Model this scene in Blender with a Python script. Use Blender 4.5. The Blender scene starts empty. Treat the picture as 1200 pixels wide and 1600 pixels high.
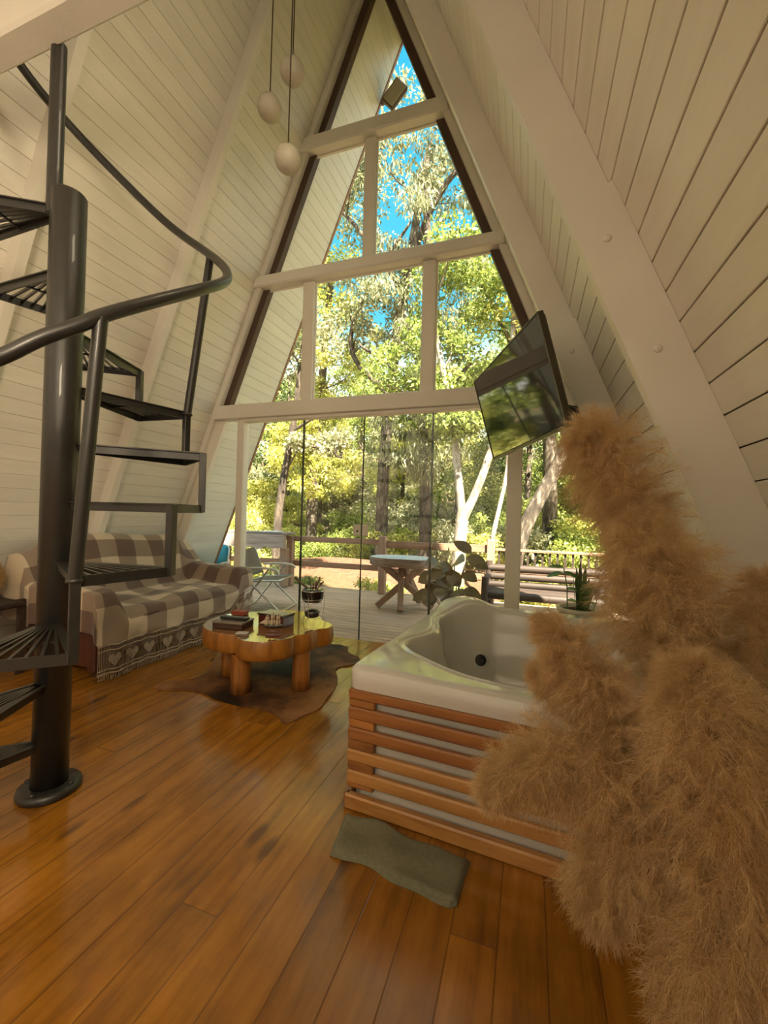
import bpy, math, random
import numpy as np
from mathutils import Vector, Matrix
random.seed(7)
rng = np.random.default_rng(7)
SC = bpy.context.scene
COL = SC.collection
PI = math.pi

# ------------------------------------------------------------------ camera
cam_d = bpy.data.cameras.new('camera')
cam = bpy.data.objects.new('camera', cam_d)
COL.objects.link(cam)
SC.camera = cam
cam_d.sensor_fit = 'HORIZONTAL'
cam_d.sensor_width = 36.0
cam_d.lens = 652.79 / 1200 * 36
cam_d.clip_start = 0.02
cam_d.clip_end = 400
_r = Vector((0.94447380, 0.32751544, 0.02651162))
_u = Vector((-0.02199867, -0.01747699, 0.99960523))
_f = Vector((-0.32784949, 0.94468417, 0.00930165))
cam.matrix_world = Matrix(((_r.x, _u.x, -_f.x, 1.46386), (_r.y, _u.y, -_f.y, -3.63303), (_r.z, _u.z, -_f.z, 1.16902), (0, 0, 0, 1)))

# ------------------------------------------------------------------ world, sun, added fill lights, exposure
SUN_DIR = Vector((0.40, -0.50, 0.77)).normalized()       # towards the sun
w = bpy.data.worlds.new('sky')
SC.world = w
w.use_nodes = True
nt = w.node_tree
for n in list(nt.nodes):
    nt.nodes.remove(n)
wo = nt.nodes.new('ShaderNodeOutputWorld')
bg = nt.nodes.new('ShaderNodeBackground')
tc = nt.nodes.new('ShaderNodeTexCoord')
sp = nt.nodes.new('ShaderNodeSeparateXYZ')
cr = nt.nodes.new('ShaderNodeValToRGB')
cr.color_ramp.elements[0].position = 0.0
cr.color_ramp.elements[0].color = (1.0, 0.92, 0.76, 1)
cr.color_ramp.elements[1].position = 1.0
cr.color_ramp.elements[1].color = (0.95, 0.95, 0.90, 1)        # whitish zenith out of view, added to whiten the light on the deck
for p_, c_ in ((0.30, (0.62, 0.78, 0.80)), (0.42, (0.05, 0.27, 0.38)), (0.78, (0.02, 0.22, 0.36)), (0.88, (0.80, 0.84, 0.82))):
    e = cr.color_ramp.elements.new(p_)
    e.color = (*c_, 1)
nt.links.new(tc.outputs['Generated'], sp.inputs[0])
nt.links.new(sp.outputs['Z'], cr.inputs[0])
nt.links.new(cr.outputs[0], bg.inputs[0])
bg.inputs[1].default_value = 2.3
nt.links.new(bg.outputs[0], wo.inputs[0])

sl = bpy.data.lights.new('sun', 'SUN')
sl.energy = 30
sl.angle = 0.02
sl.color = (1.0, 0.90, 0.72)
so = bpy.data.objects.new('sun', sl)
COL.objects.link(so)
so.rotation_euler = SUN_DIR.to_track_quat('Z', 'Y').to_euler()

def area(name, loc, target, sx, sy, power, color):
    l = bpy.data.lights.new(name, 'AREA')
    l.shape = 'RECTANGLE'
    l.size = sx
    l.size_y = sy
    l.energy = power
    l.color = color
    o = bpy.data.objects.new(name, l)
    COL.objects.link(o)
    o.location = loc
    d = Vector(target) - Vector(loc)
    o.rotation_euler = (-d).to_track_quat('Z', 'Y').to_euler()
    return o
# added unseen warm fill lights: two behind the viewpoint wash the back wall and the loft, the room gets their bounce
area('back_wall_fill_light', (0.0, -4.3, 2.3), (0.0, -7.0, 2.2), 2.2, 0.7, 48, (1.0, 0.95, 0.84))
area('loft_fill_light', (0.0, -4.6, 4.1), (0.0, -7.0, 4.4), 1.0, 0.6, 30, (1.0, 0.93, 0.80))
area('left_wall_fill_light', (0.86, -2.35, 3.55), (-1.2, -2.6, 3.1), 0.5, 0.35, 8.5, (1.0, 0.82, 0.54))  # added fill that brightens the upper left wall, no known fixture
area('foreground_fill_light', (1.25, -4.3, 2.1), (-1.6, -4.6, 1.9), 0.8, 0.5, 50, (1.0, 0.80, 0.54))  # added fill for the near part of the room, out of view

SC.view_settings.view_transform = 'Standard'
SC.view_settings.look = 'None'
SC.view_settings.exposure = 0.5
SC.view_settings.gamma = 1.0
SC.view_settings.use_curve_mapping = False

# ------------------------------------------------------------------ materials
def nodes(name):
    m = bpy.data.materials.new(name)
    m.use_nodes = True
    t = m.node_tree
    b = t.nodes['Principled BSDF']
    return m, t, b

def N(t, kind, **kw):
    n = t.nodes.new(kind)
    for k, v in kw.items():
        setattr(n, k, v)
    return n

def ramp(t, stops):
    r = N(t, 'ShaderNodeValToRGB')
    els = r.color_ramp.elements
    while len(els) > 1:
        els.remove(els[-1])
    els[0].position = stops[0][0]
    els[0].color = (*stops[0][1], 1)
    for p, c in stops[1:]:
        x = els.new(p)
        x.color = (*c, 1)
    return r

def math_(t, op, a, b=None):
    n = N(t, 'ShaderNodeMath', operation=op)
    for i, v in enumerate((a, b)):
        if v is None:
            continue
        if isinstance(v, (int, float)):
            n.inputs[i].default_value = v
        else:
            t.links.new(v, n.inputs[i])
    return n.outputs[0]

def mix_(t, fac, a, b, blend='MIX'):
    n = N(t, 'ShaderNodeMix', data_type='RGBA', blend_type=blend)
    for s, v in (('Factor', fac), ('A', a), ('B', b)):
        sock = [x for x in n.inputs if x.name == s and (x.type == 'RGBA' or (s == 'Factor' and x.type == 'VALUE'))][0]
        if isinstance(v, (int, float)):
            sock.default_value = v
        elif isinstance(v, tuple):
            sock.default_value = (*v, 1)
        else:
            t.links.new(v, sock)
    return [x for x in n.outputs if x.type == 'RGBA'][0]

def noise(t, vec, scale, detail=4, rough=0.55):
    n = N(t, 'ShaderNodeTexNoise')
    n.inputs['Scale'].default_value = scale
    n.inputs['Detail'].default_value = detail
    n.inputs['Roughness'].default_value = rough
    if vec is not None:
        t.links.new(vec, n.inputs['Vector'])
    return n

def mapped(t, scale, coord='Object'):
    c = N(t, 'ShaderNodeTexCoord')
    m = N(t, 'ShaderNodeMapping')
    m.inputs['Scale'].default_value = scale
    t.links.new(c.outputs[coord], m.inputs['Vector'])
    return m.outputs[0]

def bump(t, b, h, strength, dist=0.01):
    n = N(t, 'ShaderNodeBump')
    n.inputs['Strength'].default_value = strength
    n.inputs['Distance'].default_value = dist
    t.links.new(h, n.inputs['Height'])
    t.links.new(n.outputs[0], b.inputs['Normal'])

def plain(name, c, rough=0.5, metal=0.0, var=0.08, vscale=6, bmp=0.0, coat=0.0):
    m, t, b = nodes(name)
    n = noise(t, mapped(t, (1, 1, 1)), vscale)
    r = ramp(t, [(0.3, tuple(x * (1 - var) for x in c)), (0.7, tuple(min(1, x * (1 + var)) for x in c))])
    t.links.new(n.outputs[0], r.inputs[0])
    t.links.new(r.outputs[0], b.inputs['Base Color'])
    b.inputs['Roughness'].default_value = rough
    b.inputs['Metallic'].default_value = metal
    b.inputs['Coat Weight'].default_value = coat
    if bmp:
        n2 = noise(t, mapped(t, (1, 1, 1)), vscale * 12)
        bump(t, b, n2.outputs[0], bmp)
    return m

def wood(name, dark, light, axis='y', rough=0.5, coat=0.0, fine=1.0, island=0.25, bmp=0.25):
    m, t, b = nodes(name)
    s = {'x': (1.2, 14, 14), 'y': (14, 1.2, 14), 'z': (14, 14, 1.2)}[axis]
    v = mapped(t, tuple(k * fine for k in s))
    n = noise(t, v, 2.2, 6, 0.62)
    r = ramp(t, [(0.28, dark), (0.5, tuple((a + 2 * c) / 3 for a, c in zip(dark, light))), (0.72, light)])
    t.links.new(n.outputs[0], r.inputs[0])
    g = N(t, 'ShaderNodeNewGeometry')
    k = math_(t, 'MULTIPLY_ADD', g.outputs['Random Per Island'], island * 2)
    k.node.inputs[2].default_value = 1 - island
    hsv = N(t, 'ShaderNodeHueSaturation')
    t.links.new(k, hsv.inputs['Value'])
    t.links.new(r.outputs[0], hsv.inputs['Color'])
    t.links.new(hsv.outputs[0], b.inputs['Base Color'])
    b.inputs['Roughness'].default_value = rough
    b.inputs['Coat Weight'].default_value = coat
    b.inputs['Coat Roughness'].default_value = 0.15
    if bmp:
        bump(t, b, n.outputs[0], bmp, 0.004)
    return m

def floor_material():
    m, t, b = nodes('varnished_pine_floor')
    c = N(t, 'ShaderNodeTexCoord')
    s = N(t, 'ShaderNodeSeparateXYZ')
    t.links.new(c.outputs['Object'], s.inputs[0])
    W_ = 0.128
    px = math_(t, 'DIVIDE', s.outputs['X'], W_)
    idx = math_(t, 'FLOOR', px)
    fx = math_(t, 'FRACT', px)
    wn = N(t, 'ShaderNodeTexWhiteNoise', noise_dimensions='1D')
    t.links.new(idx, wn.inputs['W'])
    off = math_(t, 'MULTIPLY', wn.outputs['Value'], 7.3)
    py = math_(t, 'DIVIDE', math_(t, 'ADD', s.outputs['Y'], off), 2.6)
    fy = math_(t, 'FRACT', py)
    iy = math_(t, 'FLOOR', py)
    wn2 = N(t, 'ShaderNodeTexWhiteNoise', noise_dimensions='2D')
    cb = N(t, 'ShaderNodeCombineXYZ')
    t.links.new(idx, cb.inputs[0])
    t.links.new(iy, cb.inputs[1])
    t.links.new(cb.outputs[0], wn2.inputs['Vector'])
    # grain coordinates shifted per board
    cg = N(t, 'ShaderNodeCombineXYZ')
    t.links.new(math_(t, 'ADD', math_(t, 'MULTIPLY', s.outputs['X'], 9.0), math_(t, 'MULTIPLY', wn2.outputs['Value'], 37.0)), cg.inputs[0])
    t.links.new(math_(t, 'MULTIPLY', s.outputs['Y'], 0.9), cg.inputs[1])
    n = noise(t, cg.outputs[0], 2.4, 7, 0.6)
    r = ramp(t, [(0.25, (0.16, 0.055, 0.006)), (0.46, (0.30, 0.118, 0.011)), (0.75, (0.42, 0.18, 0.020))])
    t.links.new(n.outputs[0], r.inputs[0])
    k = math_(t, 'MULTIPLY_ADD', wn2.outputs['Value'], 0.34)
    k.node.inputs[2].default_value = 0.82
    hsv = N(t, 'ShaderNodeHueSaturation')
    t.links.new(k, hsv.inputs['Value'])
    t.links.new(r.outputs[0], hsv.inputs['Color'])
    nm = noise(t, mapped(t, (1.0, 0.8, 1)), 3.0, 5, 0.65)
    mr = ramp(t, [(0.30, (0.62, 0.62, 0.62)), (0.55, (1.0, 1.0, 1.0)), (0.75, (1.12, 1.12, 1.12))])
    t.links.new(nm.outputs[0], mr.inputs[0])
    mot = mix_(t, 1.0, hsv.outputs[0], mr.outputs[0], 'MULTIPLY')
    # knots
    cv = N(t, 'ShaderNodeCombineXYZ')
    t.links.new(math_(t, 'MULTIPLY', s.outputs['X'], 5.2), cv.inputs[0])
    t.links.new(math_(t, 'MULTIPLY', s.outputs['Y'], 2.0), cv.inputs[1])
    vo = N(t, 'ShaderNodeTexVoronoi')
    vo.inputs['Scale'].default_value = 1.0
    t.links.new(cv.outputs[0], vo.inputs['Vector'])
    kr = ramp(t, [(0.0, (1, 1, 1)), (0.07, (0.9, 0.9, 0.9)), (0.16, (0, 0, 0))])
    kd = math_(t, 'ADD', vo.outputs['Distance'], math_(t, 'MULTIPLY', math_(t, 'SUBTRACT', n.outputs[0], 0.5), 0.16))
    t.links.new(kd, kr.inputs[0])
    col = mix_(t, math_(t, 'MULTIPLY', kr.outputs[0], 0.75), mot, (0.07, 0.022, 0.006))
    # gaps between boards and at butt ends
    ex = math_(t, 'MINIMUM', fx, math_(t, 'SUBTRACT', 1.0, fx))
    ey = math_(t, 'MULTIPLY', math_(t, 'MINIMUM', fy, math_(t, 'SUBTRACT', 1.0, fy)), 20.0)
    ed = math_(t, 'MINIMUM', ex, ey)
    gr = ramp(t, [(0.0, (0, 0, 0)), (0.010, (0.35, 0.35, 0.35)), (0.022, (1, 1, 1))])
    t.links.new(ed, gr.inputs[0])
    col = mix_(t, math_(t, 'MULTIPLY', math_(t, 'SUBTRACT', 1.0, gr.outputs[0]), 0.62), col, (0.045, 0.014, 0.004))
    t.links.new(col, b.inputs['Base Color'])
    n3 = noise(t, mapped(t, (1, 1, 1)), 5.0, 5, 0.6)
    rr = ramp(t, [(0.3, (0.16, 0.16, 0.16)), (0.7, (0.24, 0.24, 0.24))])
    t.links.new(n3.outputs[0], rr.inputs[0])
    t.links.new(rr.outputs[0], b.inputs['Roughness'])
    b.inputs['Coat Weight'].default_value = 0.35
    b.inputs['Coat Roughness'].default_value = 0.12
    # slow waviness across boards plus the gaps
    nw = noise(t, mapped(t, (3, 22, 1)), 1.0, 2, 0.5)
    hh = math_(t, 'ADD', gr.outputs[0], math_(t, 'MULTIPLY', nw.outputs[0], 0.35))
    bump(t, b, hh, 0.35, 0.003)
    return m

def painted_board_material():
    m, t, b = nodes('cream_painted_boards')
    n = noise(t, mapped(t, (6, 1.0, 6)), 3.0, 5, 0.6)
    r = ramp(t, [(0.3, (0.72, 0.685, 0.60)), (0.7, (0.79, 0.755, 0.67))])
    t.links.new(n.outputs[0], r.inputs[0])
    g = N(t, 'ShaderNodeNewGeometry')
    k = math_(t, 'MULTIPLY_ADD', g.outputs['Random Per Island'], 0.08)
    k.node.inputs[2].default_value = 0.96
    hsv = N(t, 'ShaderNodeHueSaturation')
    t.links.new(k, hsv.inputs['Value'])
    t.links.new(r.outputs[0], hsv.inputs['Color'])
    t.links.new(hsv.outputs[0], b.inputs['Base Color'])
    b.inputs['Roughness'].default_value = 0.42
    nb = noise(t, mapped(t, (2, 2, 2)), 8.0, 3, 0.5)
    bump(t, b, nb.outputs[0], 0.25, 0.004)
    return m

def leaf_material(name, stops, trans=0.45):
    m, t, b = nodes(name)
    g = N(t, 'ShaderNodeNewGeometry')
    r = ramp(t, stops)
    oi = N(t, 'ShaderNodeObjectInfo')
    k = math_(t, 'ADD', math_(t, 'MULTIPLY', g.outputs['Random Per Island'], 0.8), math_(t, 'MULTIPLY', oi.outputs['Random'], 0.2))
    t.links.new(k, r.inputs[0])
    b.inputs['Roughness'].default_value = 0.45
    b.inputs['Specular IOR Level'].default_value = 0.4
    t.links.new(r.outputs[0], b.inputs['Base Color'])
    tr = N(t, 'ShaderNodeBsdfTranslucent')
    t.links.new(r.outputs[0], tr.inputs['Color'])
    mx = N(t, 'ShaderNodeMixShader')
    mx.inputs[0].default_value = trans
    t.links.new(b.outputs[0], mx.inputs[1])
    t.links.new(tr.outputs[0], mx.inputs[2])
    t.links.new(mx.outputs[0], t.nodes['Material Output'].inputs[0])
    return m

def glass_material():
    m, t, b = nodes('clear_window_glass')
    t.nodes.remove(b)
    f = N(t, 'ShaderNodeFresnel')
    f.inputs[0].default_value = 1.45
    tr = N(t, 'ShaderNodeBsdfTransparent')
    tr.inputs[0].default_value = (0.97, 0.985, 0.965, 1)
    gl = N(t, 'ShaderNodeBsdfGlossy')
    gl.inputs['Roughness'].default_value = 0.01
    mx = N(t, 'ShaderNodeMixShader')
    g = N(t, 'ShaderNodeNewGeometry')          # same reflectance seen from either face of the pane
    k = math_(t, 'MULTIPLY_ADD', g.outputs['Backfacing'], 1 / 1.45 - 1.45)
    k.node.inputs[2].default_value = 1.45
    t.links.new(k, f.inputs[0])
    t.links.new(f.outputs[0], mx.inputs[0])
    t.links.new(tr.outputs[0], mx.inputs[1])
    t.links.new(gl.outputs[0], mx.inputs[2])
    t.links.new(mx.outputs[0], t.nodes['Material Output'].inputs[0])
    return m

M = {}
M['boards'] = painted_board_material()
M['floor'] = floor_material()
M['glass'] = glass_material()
M['beam'] = plain('cream_painted_beams', (0.74, 0.70, 0.63), 0.42, var=0.04, vscale=3, bmp=0.12)
M['sash'] = plain('cream_painted_window_sash', (0.76, 0.71, 0.62), 0.38, var=0.03)
M['gap'] = plain('dark_gap_lining', (0.13, 0.09, 0.055), 0.9)
M['dark_frame'] = plain('dark_brown_stained_frame', (0.075, 0.042, 0.026), 0.6, var=0.2)
M['black_steel'] = plain('black_painted_steel', (0.022, 0.021, 0.019), 0.34, var=0.15, vscale=40, bmp=0.15, coat=0.2)
M['deck'] = wood('weathered_deck_boards', (0.26, 0.165, 0.11), (0.50, 0.345, 0.24), 'x', 0.7, island=0.12)
M['rail_wood'] = wood('reddish_deck_railing_wood', (0.17, 0.085, 0.05), (0.42, 0.23, 0.14), 'x', 0.65)
M['rail_wood_v'] = wood('reddish_deck_post_wood', (0.22, 0.12, 0.08), (0.46, 0.27, 0.18), 'z', 0.65)
M['dark_wood'] = wood('dark_weathered_log_wood', (0.016, 0.010, 0.008), (0.055, 0.032, 0.022), 'x', 0.6)
M['grey_wood'] = wood('grey_weathered_slab_wood', (0.17, 0.12, 0.10), (0.36, 0.28, 0.24), 'x', 0.75)
M['grey_top'] = wood('blue_grey_weathered_end_grain', (0.26, 0.30, 0.32), (0.44, 0.48, 0.50), 'x', 0.6)
M['trestle_wood'] = wood('brown_timber_trestle_legs', (0.20, 0.11, 0.07), (0.40, 0.25, 0.17), 'z', 0.6)
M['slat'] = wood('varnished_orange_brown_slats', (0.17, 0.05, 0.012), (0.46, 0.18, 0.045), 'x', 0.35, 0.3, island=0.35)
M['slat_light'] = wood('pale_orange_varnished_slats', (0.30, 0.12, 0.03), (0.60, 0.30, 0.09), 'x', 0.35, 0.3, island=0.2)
M['slat_v'] = wood('varnished_orange_brown_stiles', (0.20, 0.07, 0.018), (0.48, 0.20, 0.05), 'x', 0.35, 0.3, island=0.3)
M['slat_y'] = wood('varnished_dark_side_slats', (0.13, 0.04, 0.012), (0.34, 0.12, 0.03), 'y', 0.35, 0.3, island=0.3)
M['tub'] = plain('glossy_white_acrylic', (0.60, 0.575, 0.53), 0.12, var=0.01, coat=0.6)
M['tub_panel'] = plain('white_tub_side_panel', (0.58, 0.55, 0.50), 0.4, var=0.02)
M['chrome'] = plain('polished_chrome', (0.72, 0.72, 0.70), 0.15, 1.0, 0.02)
M['black'] = plain('black_plastic', (0.014, 0.014, 0.014), 0.35, var=0.1)
M['globe'] = plain('matt_opal_white_glass', (0.50, 0.45, 0.36), 0.45, var=0.01)
M['cord'] = plain('thin_dark_brown_cord', (0.06, 0.035, 0.015), 0.6)

# ------------------------------------------------------------------ mesh helpers
class MB:
    """collects shapes and links them as one mesh object"""
    def __init__(s):
        s.v = []; s.f = []; s.mi = []; s.sm = []
    def add(s, vs, fs, mi=0, smooth=False):
        o = len(s.v)
        s.v.extend([tuple(p) for p in vs])
        for f in fs:
            s.f.append(tuple(i + o for i in f)); s.mi.append(mi); s.sm.append(smooth)
    def box(s, c, d, rot=None, mi=0, bev=0.0):
        hx, hy, hz = d[0] / 2, d[1] / 2, d[2] / 2
        R = rot if rot is not None else Matrix.Identity(3)
        c = Vector(c)
        b = min(bev, hx * .45, hy * .45, hz * .45)
        if b <= 0:
            vs = [c + R @ Vector((x * hx, y * hy, z * hz)) for x in (-1, 1) for y in (-1, 1) for z in (-1, 1)]
            s.add(vs, [(0, 1, 3, 2), (4, 6, 7, 5), (0, 4, 5, 1), (2, 3, 7, 6), (0, 2, 6, 4), (1, 5, 7, 3)], mi)
            return
        vs = []; idx = {}
        for x in (-1, 1):
            for y in (-1, 1):
                for z in (-1, 1):
                    for a in range(3):
                        p = [x * hx, y * hy, z * hz]
                        for q in range(3):
                            if q != a:
                                p[q] -= (x, y, z)[q] * b
                        idx[(x, y, z, a)] = len(vs)
                        vs.append(c + R @ Vector(p))
        fs = []
        for a in range(3):
            o1, o2 = [q for q in range(3) if q != a]
            for sg in (-1, 1):
                q = []
                for u, w_ in ((-1, -1), (1, -1), (1, 1), (-1, 1)):
                    k = [0, 0, 0]; k[a] = sg; k[o1] = u; k[o2] = w_
                    q.append(idx[(*k, a)])
                flip = (sg > 0) == (a == 1)
                fs.append(tuple(q[::-1]) if flip else tuple(q))
        for a in range(3):           # edges parallel to axis a
            o1, o2 = [q for q in range(3) if q != a]
            for u in (-1, 1):
                for w_ in (-1, 1):
                    k0 = [0, 0, 0]; k1 = [0, 0, 0]
                    k0[a] = -1; k1[a] = 1
                    for k in (k0, k1):
                        k[o1] = u; k[o2] = w_
                    q = [idx[(*k0, o1)], idx[(*k1, o1)], idx[(*k1, o2)], idx[(*k0, o2)]]
                    fs.append(tuple(q))
        for x in (-1, 1):
            for y in (-1, 1):
                for z in (-1, 1):
                    fs.append((idx[(x, y, z, 0)], idx[(x, y, z, 1)], idx[(x, y, z, 2)]))
        s.add(vs, fs, mi)
    def beam(s, a, b, wdt, hgt, up=(0, 0, 1), mi=0, bev=0.0):
        a = Vector(a); b = Vector(b)
        d = b - a
        x = d.normalized()
        u = Vector(up)
        y = u.cross(x)
        if y.length < 1e-4:
            y = Vector((0, 1, 0)).cross(x)
        y.normalize()
        z = x.cross(y)
        R = Matrix((x, y, z)).transposed()
        s.box((a + b) / 2, (d.length, wdt, hgt), R, mi, bev)
    def tube(s, pts, rad, seg=10, mi=0, caps=True, closed=False):
        pts = [Vector(p) for p in pts]
        n = len(pts)
        rads = rad if isinstance(rad, (list, tuple)) else [rad] * n
        vs = []; fs = []
        ref = None
        for i, p in enumerate(pts):
            a = pts[(i - 1) % n] if (i > 0 or closed) else p
            b = pts[(i + 1) % n] if (i < n - 1 or closed) else p
            t = (b - a)
            t = t.normalized() if t.length > 1e-9 else Vector((0, 0, 1))
            if ref is None:
                ref = Vector((0, 0, 1)) if abs(t.z) < 0.9 else Vector((1, 0, 0))
            x = (ref - t * ref.dot(t)).normalized()
            ref = x
            y = t.cross(x)
            for k in range(seg):
                an = 2 * PI * k / seg
                vs.append(p + (x * math.cos(an) + y * math.sin(an)) * rads[i])
        rn = n if closed else n - 1
        for i in range(rn):
            j = (i + 1) % n
            for k in range(seg):
                k2 = (k + 1) % seg
                fs.append((i * seg + k, i * seg + k2, j * seg + k2, j * seg + k))
        s.add(vs, fs, mi, True)
        if caps and not closed:
            s.add(vs[:seg], [tuple(range(seg))[::-1]], mi)
            s.add(vs[-seg:], [tuple(range(seg))], mi)
    def lathe(s, c, prof, seg=24, mi=0, R=None):
        c = Vector(c); vs = []; fs = []
        R = R or Matrix.Identity(3)
        for r, z in prof:
            for k in range(seg):
                a = 2 * PI * k / seg
                vs.append(c + R @ Vector((r * math.cos(a), r * math.sin(a), z)))
        for i in range(len(prof) - 1):
            for k in range(seg):
                k2 = (k + 1) % seg
                fs.append((i * seg + k, i * seg + k2, (i + 1) * seg + k2, (i + 1) * seg + k))
        s.add(vs, fs, mi, True)
    def sphere(s, c, r, seg=20, ring=12, mi=0, sc=(1, 1, 1)):
        prof = []
        c = Vector(c); vs = []; fs = []
        for i in range(ring + 1):
            th = PI * i / ring
            for k in range(seg):
                a = 2 * PI * k / seg
                vs.append(c + Vector((math.sin(th) * math.cos(a) * r * sc[0], math.sin(th) * math.sin(a) * r * sc[1], math.cos(th) * r * sc[2])))
        for i in range(ring):
            for k in range(seg):
                k2 = (k + 1) % seg
                fs.append((i * seg + k, (i + 1) * seg + k, (i + 1) * seg + k2, i * seg + k2))
        s.add(vs, fs, mi, True)
    def prism(s, outline, z0, z1, mi=0, mi_top=None, smooth=False):
        n = len(outline)
        vs = [(x, y, z0) for x, y in outline] + [(x, y, z1) for x, y in outline]
        s.add(vs, [(i, (i + 1) % n, n + (i + 1) % n, n + i) for i in range(n)], mi, smooth)
        s.add(vs[n:], [tuple(range(n))], mi if mi_top is None else mi_top)
        s.add(vs[:n], [tuple(range(n))[::-1]], mi)
    def slab(s, outline3, thick, mi=0):
        """flat polygon of 3D points given a thickness vector"""
        n = len(outline3)
        tv = Vector(thick)
        a = [Vector(p) for p in outline3]
        b = [p + tv for p in a]
        s.add(a + b, [tuple(range(n))[::-1], tuple(range(n, 2 * n))] + [(i, (i + 1) % n, n + (i + 1) % n, n + i) for i in range(n)], mi)
    def build(s, name, mats, parent=None, loc=None):
        me = bpy.data.meshes.new(name)
        L = Vector(loc) if loc is not None else Vector((0, 0, 0))
        me.from_pydata([Vector(p) - L for p in s.v], [], s.f)
        if not isinstance(mats, (list, tuple)):
            mats = [mats]
        for m in mats:
            me.materials.append(m)
        me.polygons.foreach_set('material_index', s.mi)
        me.polygons.foreach_set('use_smooth', s.sm)
        me.update()
        o = bpy.data.objects.new(name, me)
        COL.objects.link(o)
        o.location = L
        if parent is not None:
            o.parent = parent
            o.location = L - parent_world(parent)
        return o

def parent_world(p):
    v = Vector((0, 0, 0))
    while p is not None:
        v += p.location
        p = p.parent
    return v

def fast_mesh(name, verts, faces, mat, parent=None, smooth=False, uv=None, loc=None):
    """verts (n,3) array, faces (m,k) array"""
    me = bpy.data.meshes.new(name)
    verts = np.asarray(verts, dtype=np.float32)
    L = np.zeros(3) if loc is None else np.array(loc, dtype=np.float32)
    verts = verts - L
    faces = np.asarray(faces, dtype=np.int32)
    k = faces.shape[1]
    me.vertices.add(len(verts))
    me.vertices.foreach_set('co', verts.ravel())
    me.loops.add(faces.size)
    me.loops.foreach_set('vertex_index', faces.ravel())
    me.polygons.add(len(faces))
    me.polygons.foreach_set('loop_start', np.arange(len(faces), dtype=np.int32) * k)
    me.polygons.foreach_set('use_smooth', np.full(len(faces), smooth))
    me.update(calc_edges=True)
    if uv is not None:
        ul = me.uv_layers.new(name='UVMap')
        ul.data.foreach_set('uv', np.asarray(uv, dtype=np.float32)[faces.ravel()].ravel())
    me.materials.append(mat)
    o = bpy.data.objects.new(name, me)
    COL.objects.link(o)
    o.location = L
    if parent is not None:
        o.parent = parent
        o.location = Vector([float(x) for x in L]) - parent_world(parent)
    return o

def tag(o, label=None, cat=None, group=None, kind=None):
    if label: o['label'] = label
    if cat: o['category'] = cat
    if group: o['group'] = group
    if kind: o['kind'] = kind
    return o

def thing(name, label, cat, loc=(0, 0, 0), group=None, kind=None):
    o = bpy.data.objects.new(name, None)
    o.empty_display_size = 0.05
    COL.objects.link(o)
    o.location = loc
    return tag(o, label, cat, group, kind)

def copy_tree(o, parent=None):
    c = o.copy()
    COL.objects.link(c)
    c.parent = parent
    for ch in list(o.children):
        copy_tree(ch, c)
    return c

def chaikin(p, n=2, closed=True):
    for _ in range(n):
        q = []
        m = len(p)
        rngi = range(m) if closed else range(m - 1)
        if not closed:
            q.append(p[0])
        for i in rngi:
            a = p[i]; b = p[(i + 1) % m]
            q.append(tuple(.75 * x + .25 * y for x, y in zip(a, b)))
            q.append(tuple(.25 * x + .75 * y for x, y in zip(a, b)))
        if not closed:
            q.append(p[-1])
        p = q
    return p

def rotz(a):
    return Matrix.Rotation(a, 3, 'Z')
# ------------------------------------------------------------------ the A-frame shell
HA, WA, OFF = 6.4335, 2.5461, 0.06       # apex height and half base of the glazed gable, roof boards lie OFF outside
LS = math.hypot(1, WA / HA)
HB = (WA + OFF) / (WA / HA)              # apex of the board plane
Y_BACK, Y_EAVE = -7.0, 0.82
def half(z, d=0.0):
    """half width of the room at height z, d metres in from the boards"""
    return (WA + OFF) - d * LS - z * WA / HA

def roof_side(side, name, label):
    mb = MB()
    L = math.hypot(WA + OFF, HB)
    dirv = Vector((-side * (WA + OFF), 0, HB)).normalized()     # up the slope
    nin = Vector((-side * HB, 0, -(WA + OFF))).normalized()      # into the room
    base = Vector((side * (WA + OFF), 0, 0))
    pitch = 0.1075; gp = 0.0010 if side < 0 else 0.0020
    k = int(L / pitch)
    for i in range(k + 1):
        a = i * pitch + gp
        b = min((i + 1) * pitch - gp, L)
        if b - a < 0.01:
            continue
        c = base + dirv * ((a + b) / 2) - nin * 0.007
        R = Matrix((dirv, Vector((0, 1, 0)), dirv.cross(Vector((0, 1, 0))))).transposed()
        mb.box(c + Vector((0, (Y_BACK + Y_EAVE) / 2, 0)), (b - a, Y_EAVE - Y_BACK, 0.014), R, 0, 0.0012 if side < 0 else 0.0022)
    # dark lining behind the boards and outer roof skin
    c = base + dirv * (L / 2) - nin * 0.022 + Vector((0, (Y_BACK + Y_EAVE) / 2, 0))
    R = Matrix((dirv, Vector((0, 1, 0)), dirv.cross(Vector((0, 1, 0))))).transposed()
    mb.box(c, (L + 0.05, Y_EAVE - Y_BACK, 0.012), R, 1)
    o = mb.build(name, [M['boards'], M['gap']])
    return tag(o, label, None, kind='structure')
tag(roof_side(-1, 'wall_left', 'sloping cream painted board wall on the left'), kind='structure')
tag(roof_side(1, 'wall_right', 'sloping cream painted board wall on the right'), kind='structure')

# outer edge boards along the eave of the overhanging gable
for side, lab in ((-1, 'brown edge board of the roof overhang on the left'), (1, 'brown edge board of the roof overhang on the right')):
    mb = MB()
    dirv = Vector((-side * (WA + OFF), 0, HB)).normalized()
    a = Vector((side * (WA + OFF), Y_EAVE + .01, 0)); b = Vector((0, Y_EAVE + .01, HB))
    nin = Vector((-side * HB, 0, -(WA + OFF))).normalized()
    mb.beam(a - nin * .02, b - nin * .02, .03, .06, up=nin)
    mb.build('trim_eave', wood('brown_eave_%d' % (side + 1), (.2, .09, .04), (.38, .2, .1), 'x')).__setitem__('kind', 'structure')

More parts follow.
